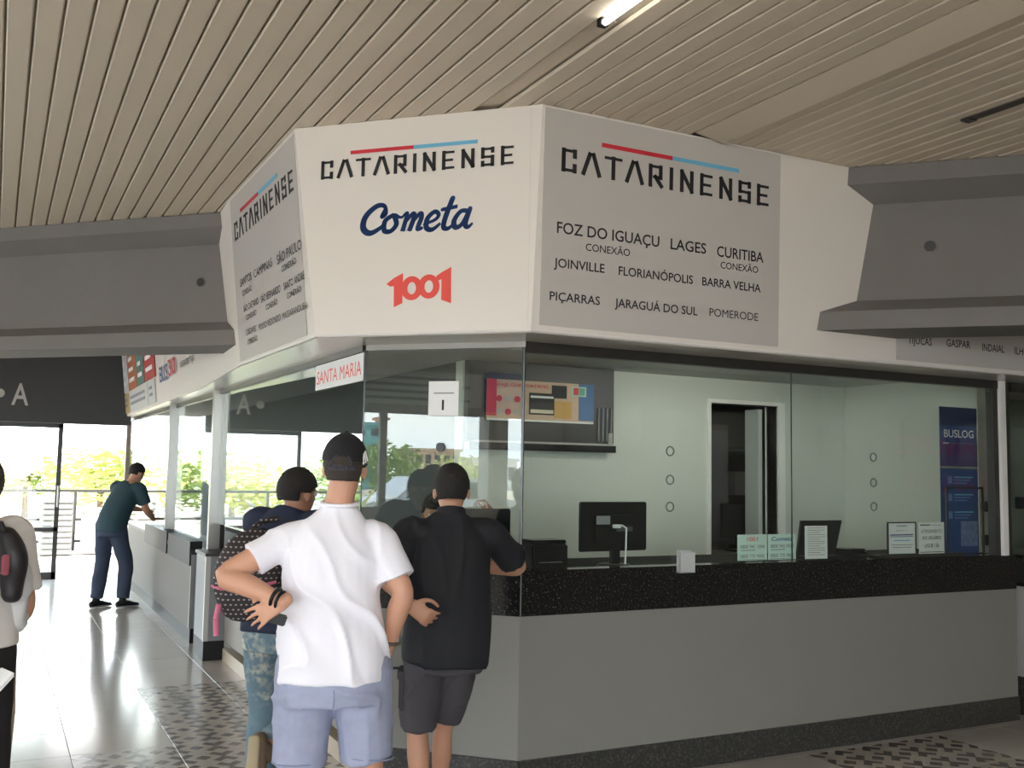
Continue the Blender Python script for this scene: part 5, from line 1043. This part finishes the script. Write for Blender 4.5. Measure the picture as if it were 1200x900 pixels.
bm = bmesh.new(); limb(bm, [(.0, .0, .03), (.0, .0, .1), (-.0, .0, .18), (-.01, 0, .25)], [(.035, .06), (.042, .07), (.04, .07), (.03, .05)], seg=20, power=2.6); me = remesh(bm, .009, 2); folds(me, lambda p: ridge(p, 9, 9, 9), .008); link('bag_body', me, mat('carrier_white', (.62, .62, .62), .4), pb5); link('bag_handle', tube_path([(0, 0, .27), (-.03, 0, .33), (-.06, 0, .28)], .006), MATS['carrier_white'], pb5)
fo = thing('folded_paper', 'white folded paper held low by the person at the left edge', 'paper', (.02, 3.86, .84), .3); fo.rotation_euler = (0, .75, .3)
B('paper_sheet', (-.005, .0, -.06, .06, -.08, .10), M_PAPER, fo); B('paper_sheet', (.002, .006, -.058, .06, -.075, .095), M_PAPER, fo)

# ---- person 6: clerk behind the glass, mostly hidden
p6 = thing('person', 'person seated in white shirt inside the booth, one arm showing beside the black polo', 'person', (2.60, 5.60, 0), PI - .35, 'people at the ticket booth')
sk = bmesh.new(); q = fquat(0, -.2, 0); hc = (.22, .05, 1.36)
limb(sk, [(.15, -.02, .60), (.15, -.02, .80), (.17, .0, 1.0), (.18, .0, 1.13)], [(.15, .12), (.14, .11), (.16, .11), (.14, .09)]); limb(sk, [(.18, 0, 1.14), (.2, .02, 1.22), (.21, .03, 1.29)], [(.075, .058), (.052, .053), (.052, .055)])
head_parts(sk, hc, q, .95)
SL, EL, WL = (.0, .0, 1.14), (-.20, .16, 1.13), (-.12, .13, 1.37); SR, ER, WR = (.36, .0, 1.14), (.40, .12, .92), (.28, .34, 1.13)
arm_body(sk, SL, EL, WL); arm_body(sk, SR, ER, WR); hand(sk, WL, (.5, -.05, .6), (.5, 0, -.5), (.2, .8, 0), curl=.8); hand(sk, WR, (0, 1, 0), (0, 0, -1), (-1, 0, 0), curl=.3)
for sx_ in (.07, .24): limb(sk, [(sx_, 0, .58), (sx_, .38, .56), (sx_, .40, .30), (sx_, .38, .09)], [.08, .065, .05, .04])
link('body', remesh(sk, VX, 3), M_SKIND, p6); eyes(p6, hc, q, .95)
bm = bmesh.new(); torso_cloth(bm, [(.15, -.02, .60, .17, .14), (.15, -.02, .78, .17, .135), (.17, .0, .95, .175, .13), (.18, .0, 1.10, .175, .105), (.185, .0, 1.17, .11, .075), (.19, .01, 1.20, .068, .062)], caps=(False, False))
for S_, E_, f in ((SL, EL, .95), (SR, ER, .7)):
    S_, E_ = Vector(S_), Vector(E_); limb(bm, [S_ + Vector((.06 if S_.x < .1 else -.06, 0, -.005)), S_, S_.lerp(E_, .4), S_.lerp(E_, f)], [(.068, .075), (.066, .070), .064, .062], side=(0, 1, 0), seg=16, caps=(True, False))
link('shirt', remesh(bm, .010, 4), cloth('shirt_clerk', (.75, .74, .7), .85), p6)
bm = bmesh.new()
for sx_ in (.07, .24): limb(bm, [(sx_, -.08, .58), (sx_, .38, .565), (sx_, .42, .32), (sx_, .40, .12)], [.10, .08, .07, .065])
link('trousers', remesh(bm, .011, 3), MATS['trousers_black'], p6); link('hair', hair_mesh(hc, q, .97, .25, -.62, 1.03, 15.0), M_HAIR, p6)
for sx_ in (.07, .24): shoe('shoe', p6, (sx_, .40, .10), (0, 1, 0), M_BLACK, M_INKG)
t = thing('office_chair', 'office chair under the seated clerk inside the booth', 'chair', (2.44, 5.66, 0), PI - .35)
B('seat', (-.22, .22, -.2, .22, .44, .50), M_BLACK, t, bev=.02); B('backrest', (-.2, .2, -.26, -.21, .6, 1.0), M_BLACK, t, bev=.02); link('column', cylm((0, 0, .08), (0, 0, .44), .025), M_ALU, t)
for k in range(5):
    a = k * 2 * PI / 5; link('leg', tube_path([(0, 0, .09), (.26 * math.cos(a), .26 * math.sin(a), .05)], .016), M_BLACK, t)
B('back_bar', (-.02, .02, -.23, -.2, .47, .65), M_BLACK, t)
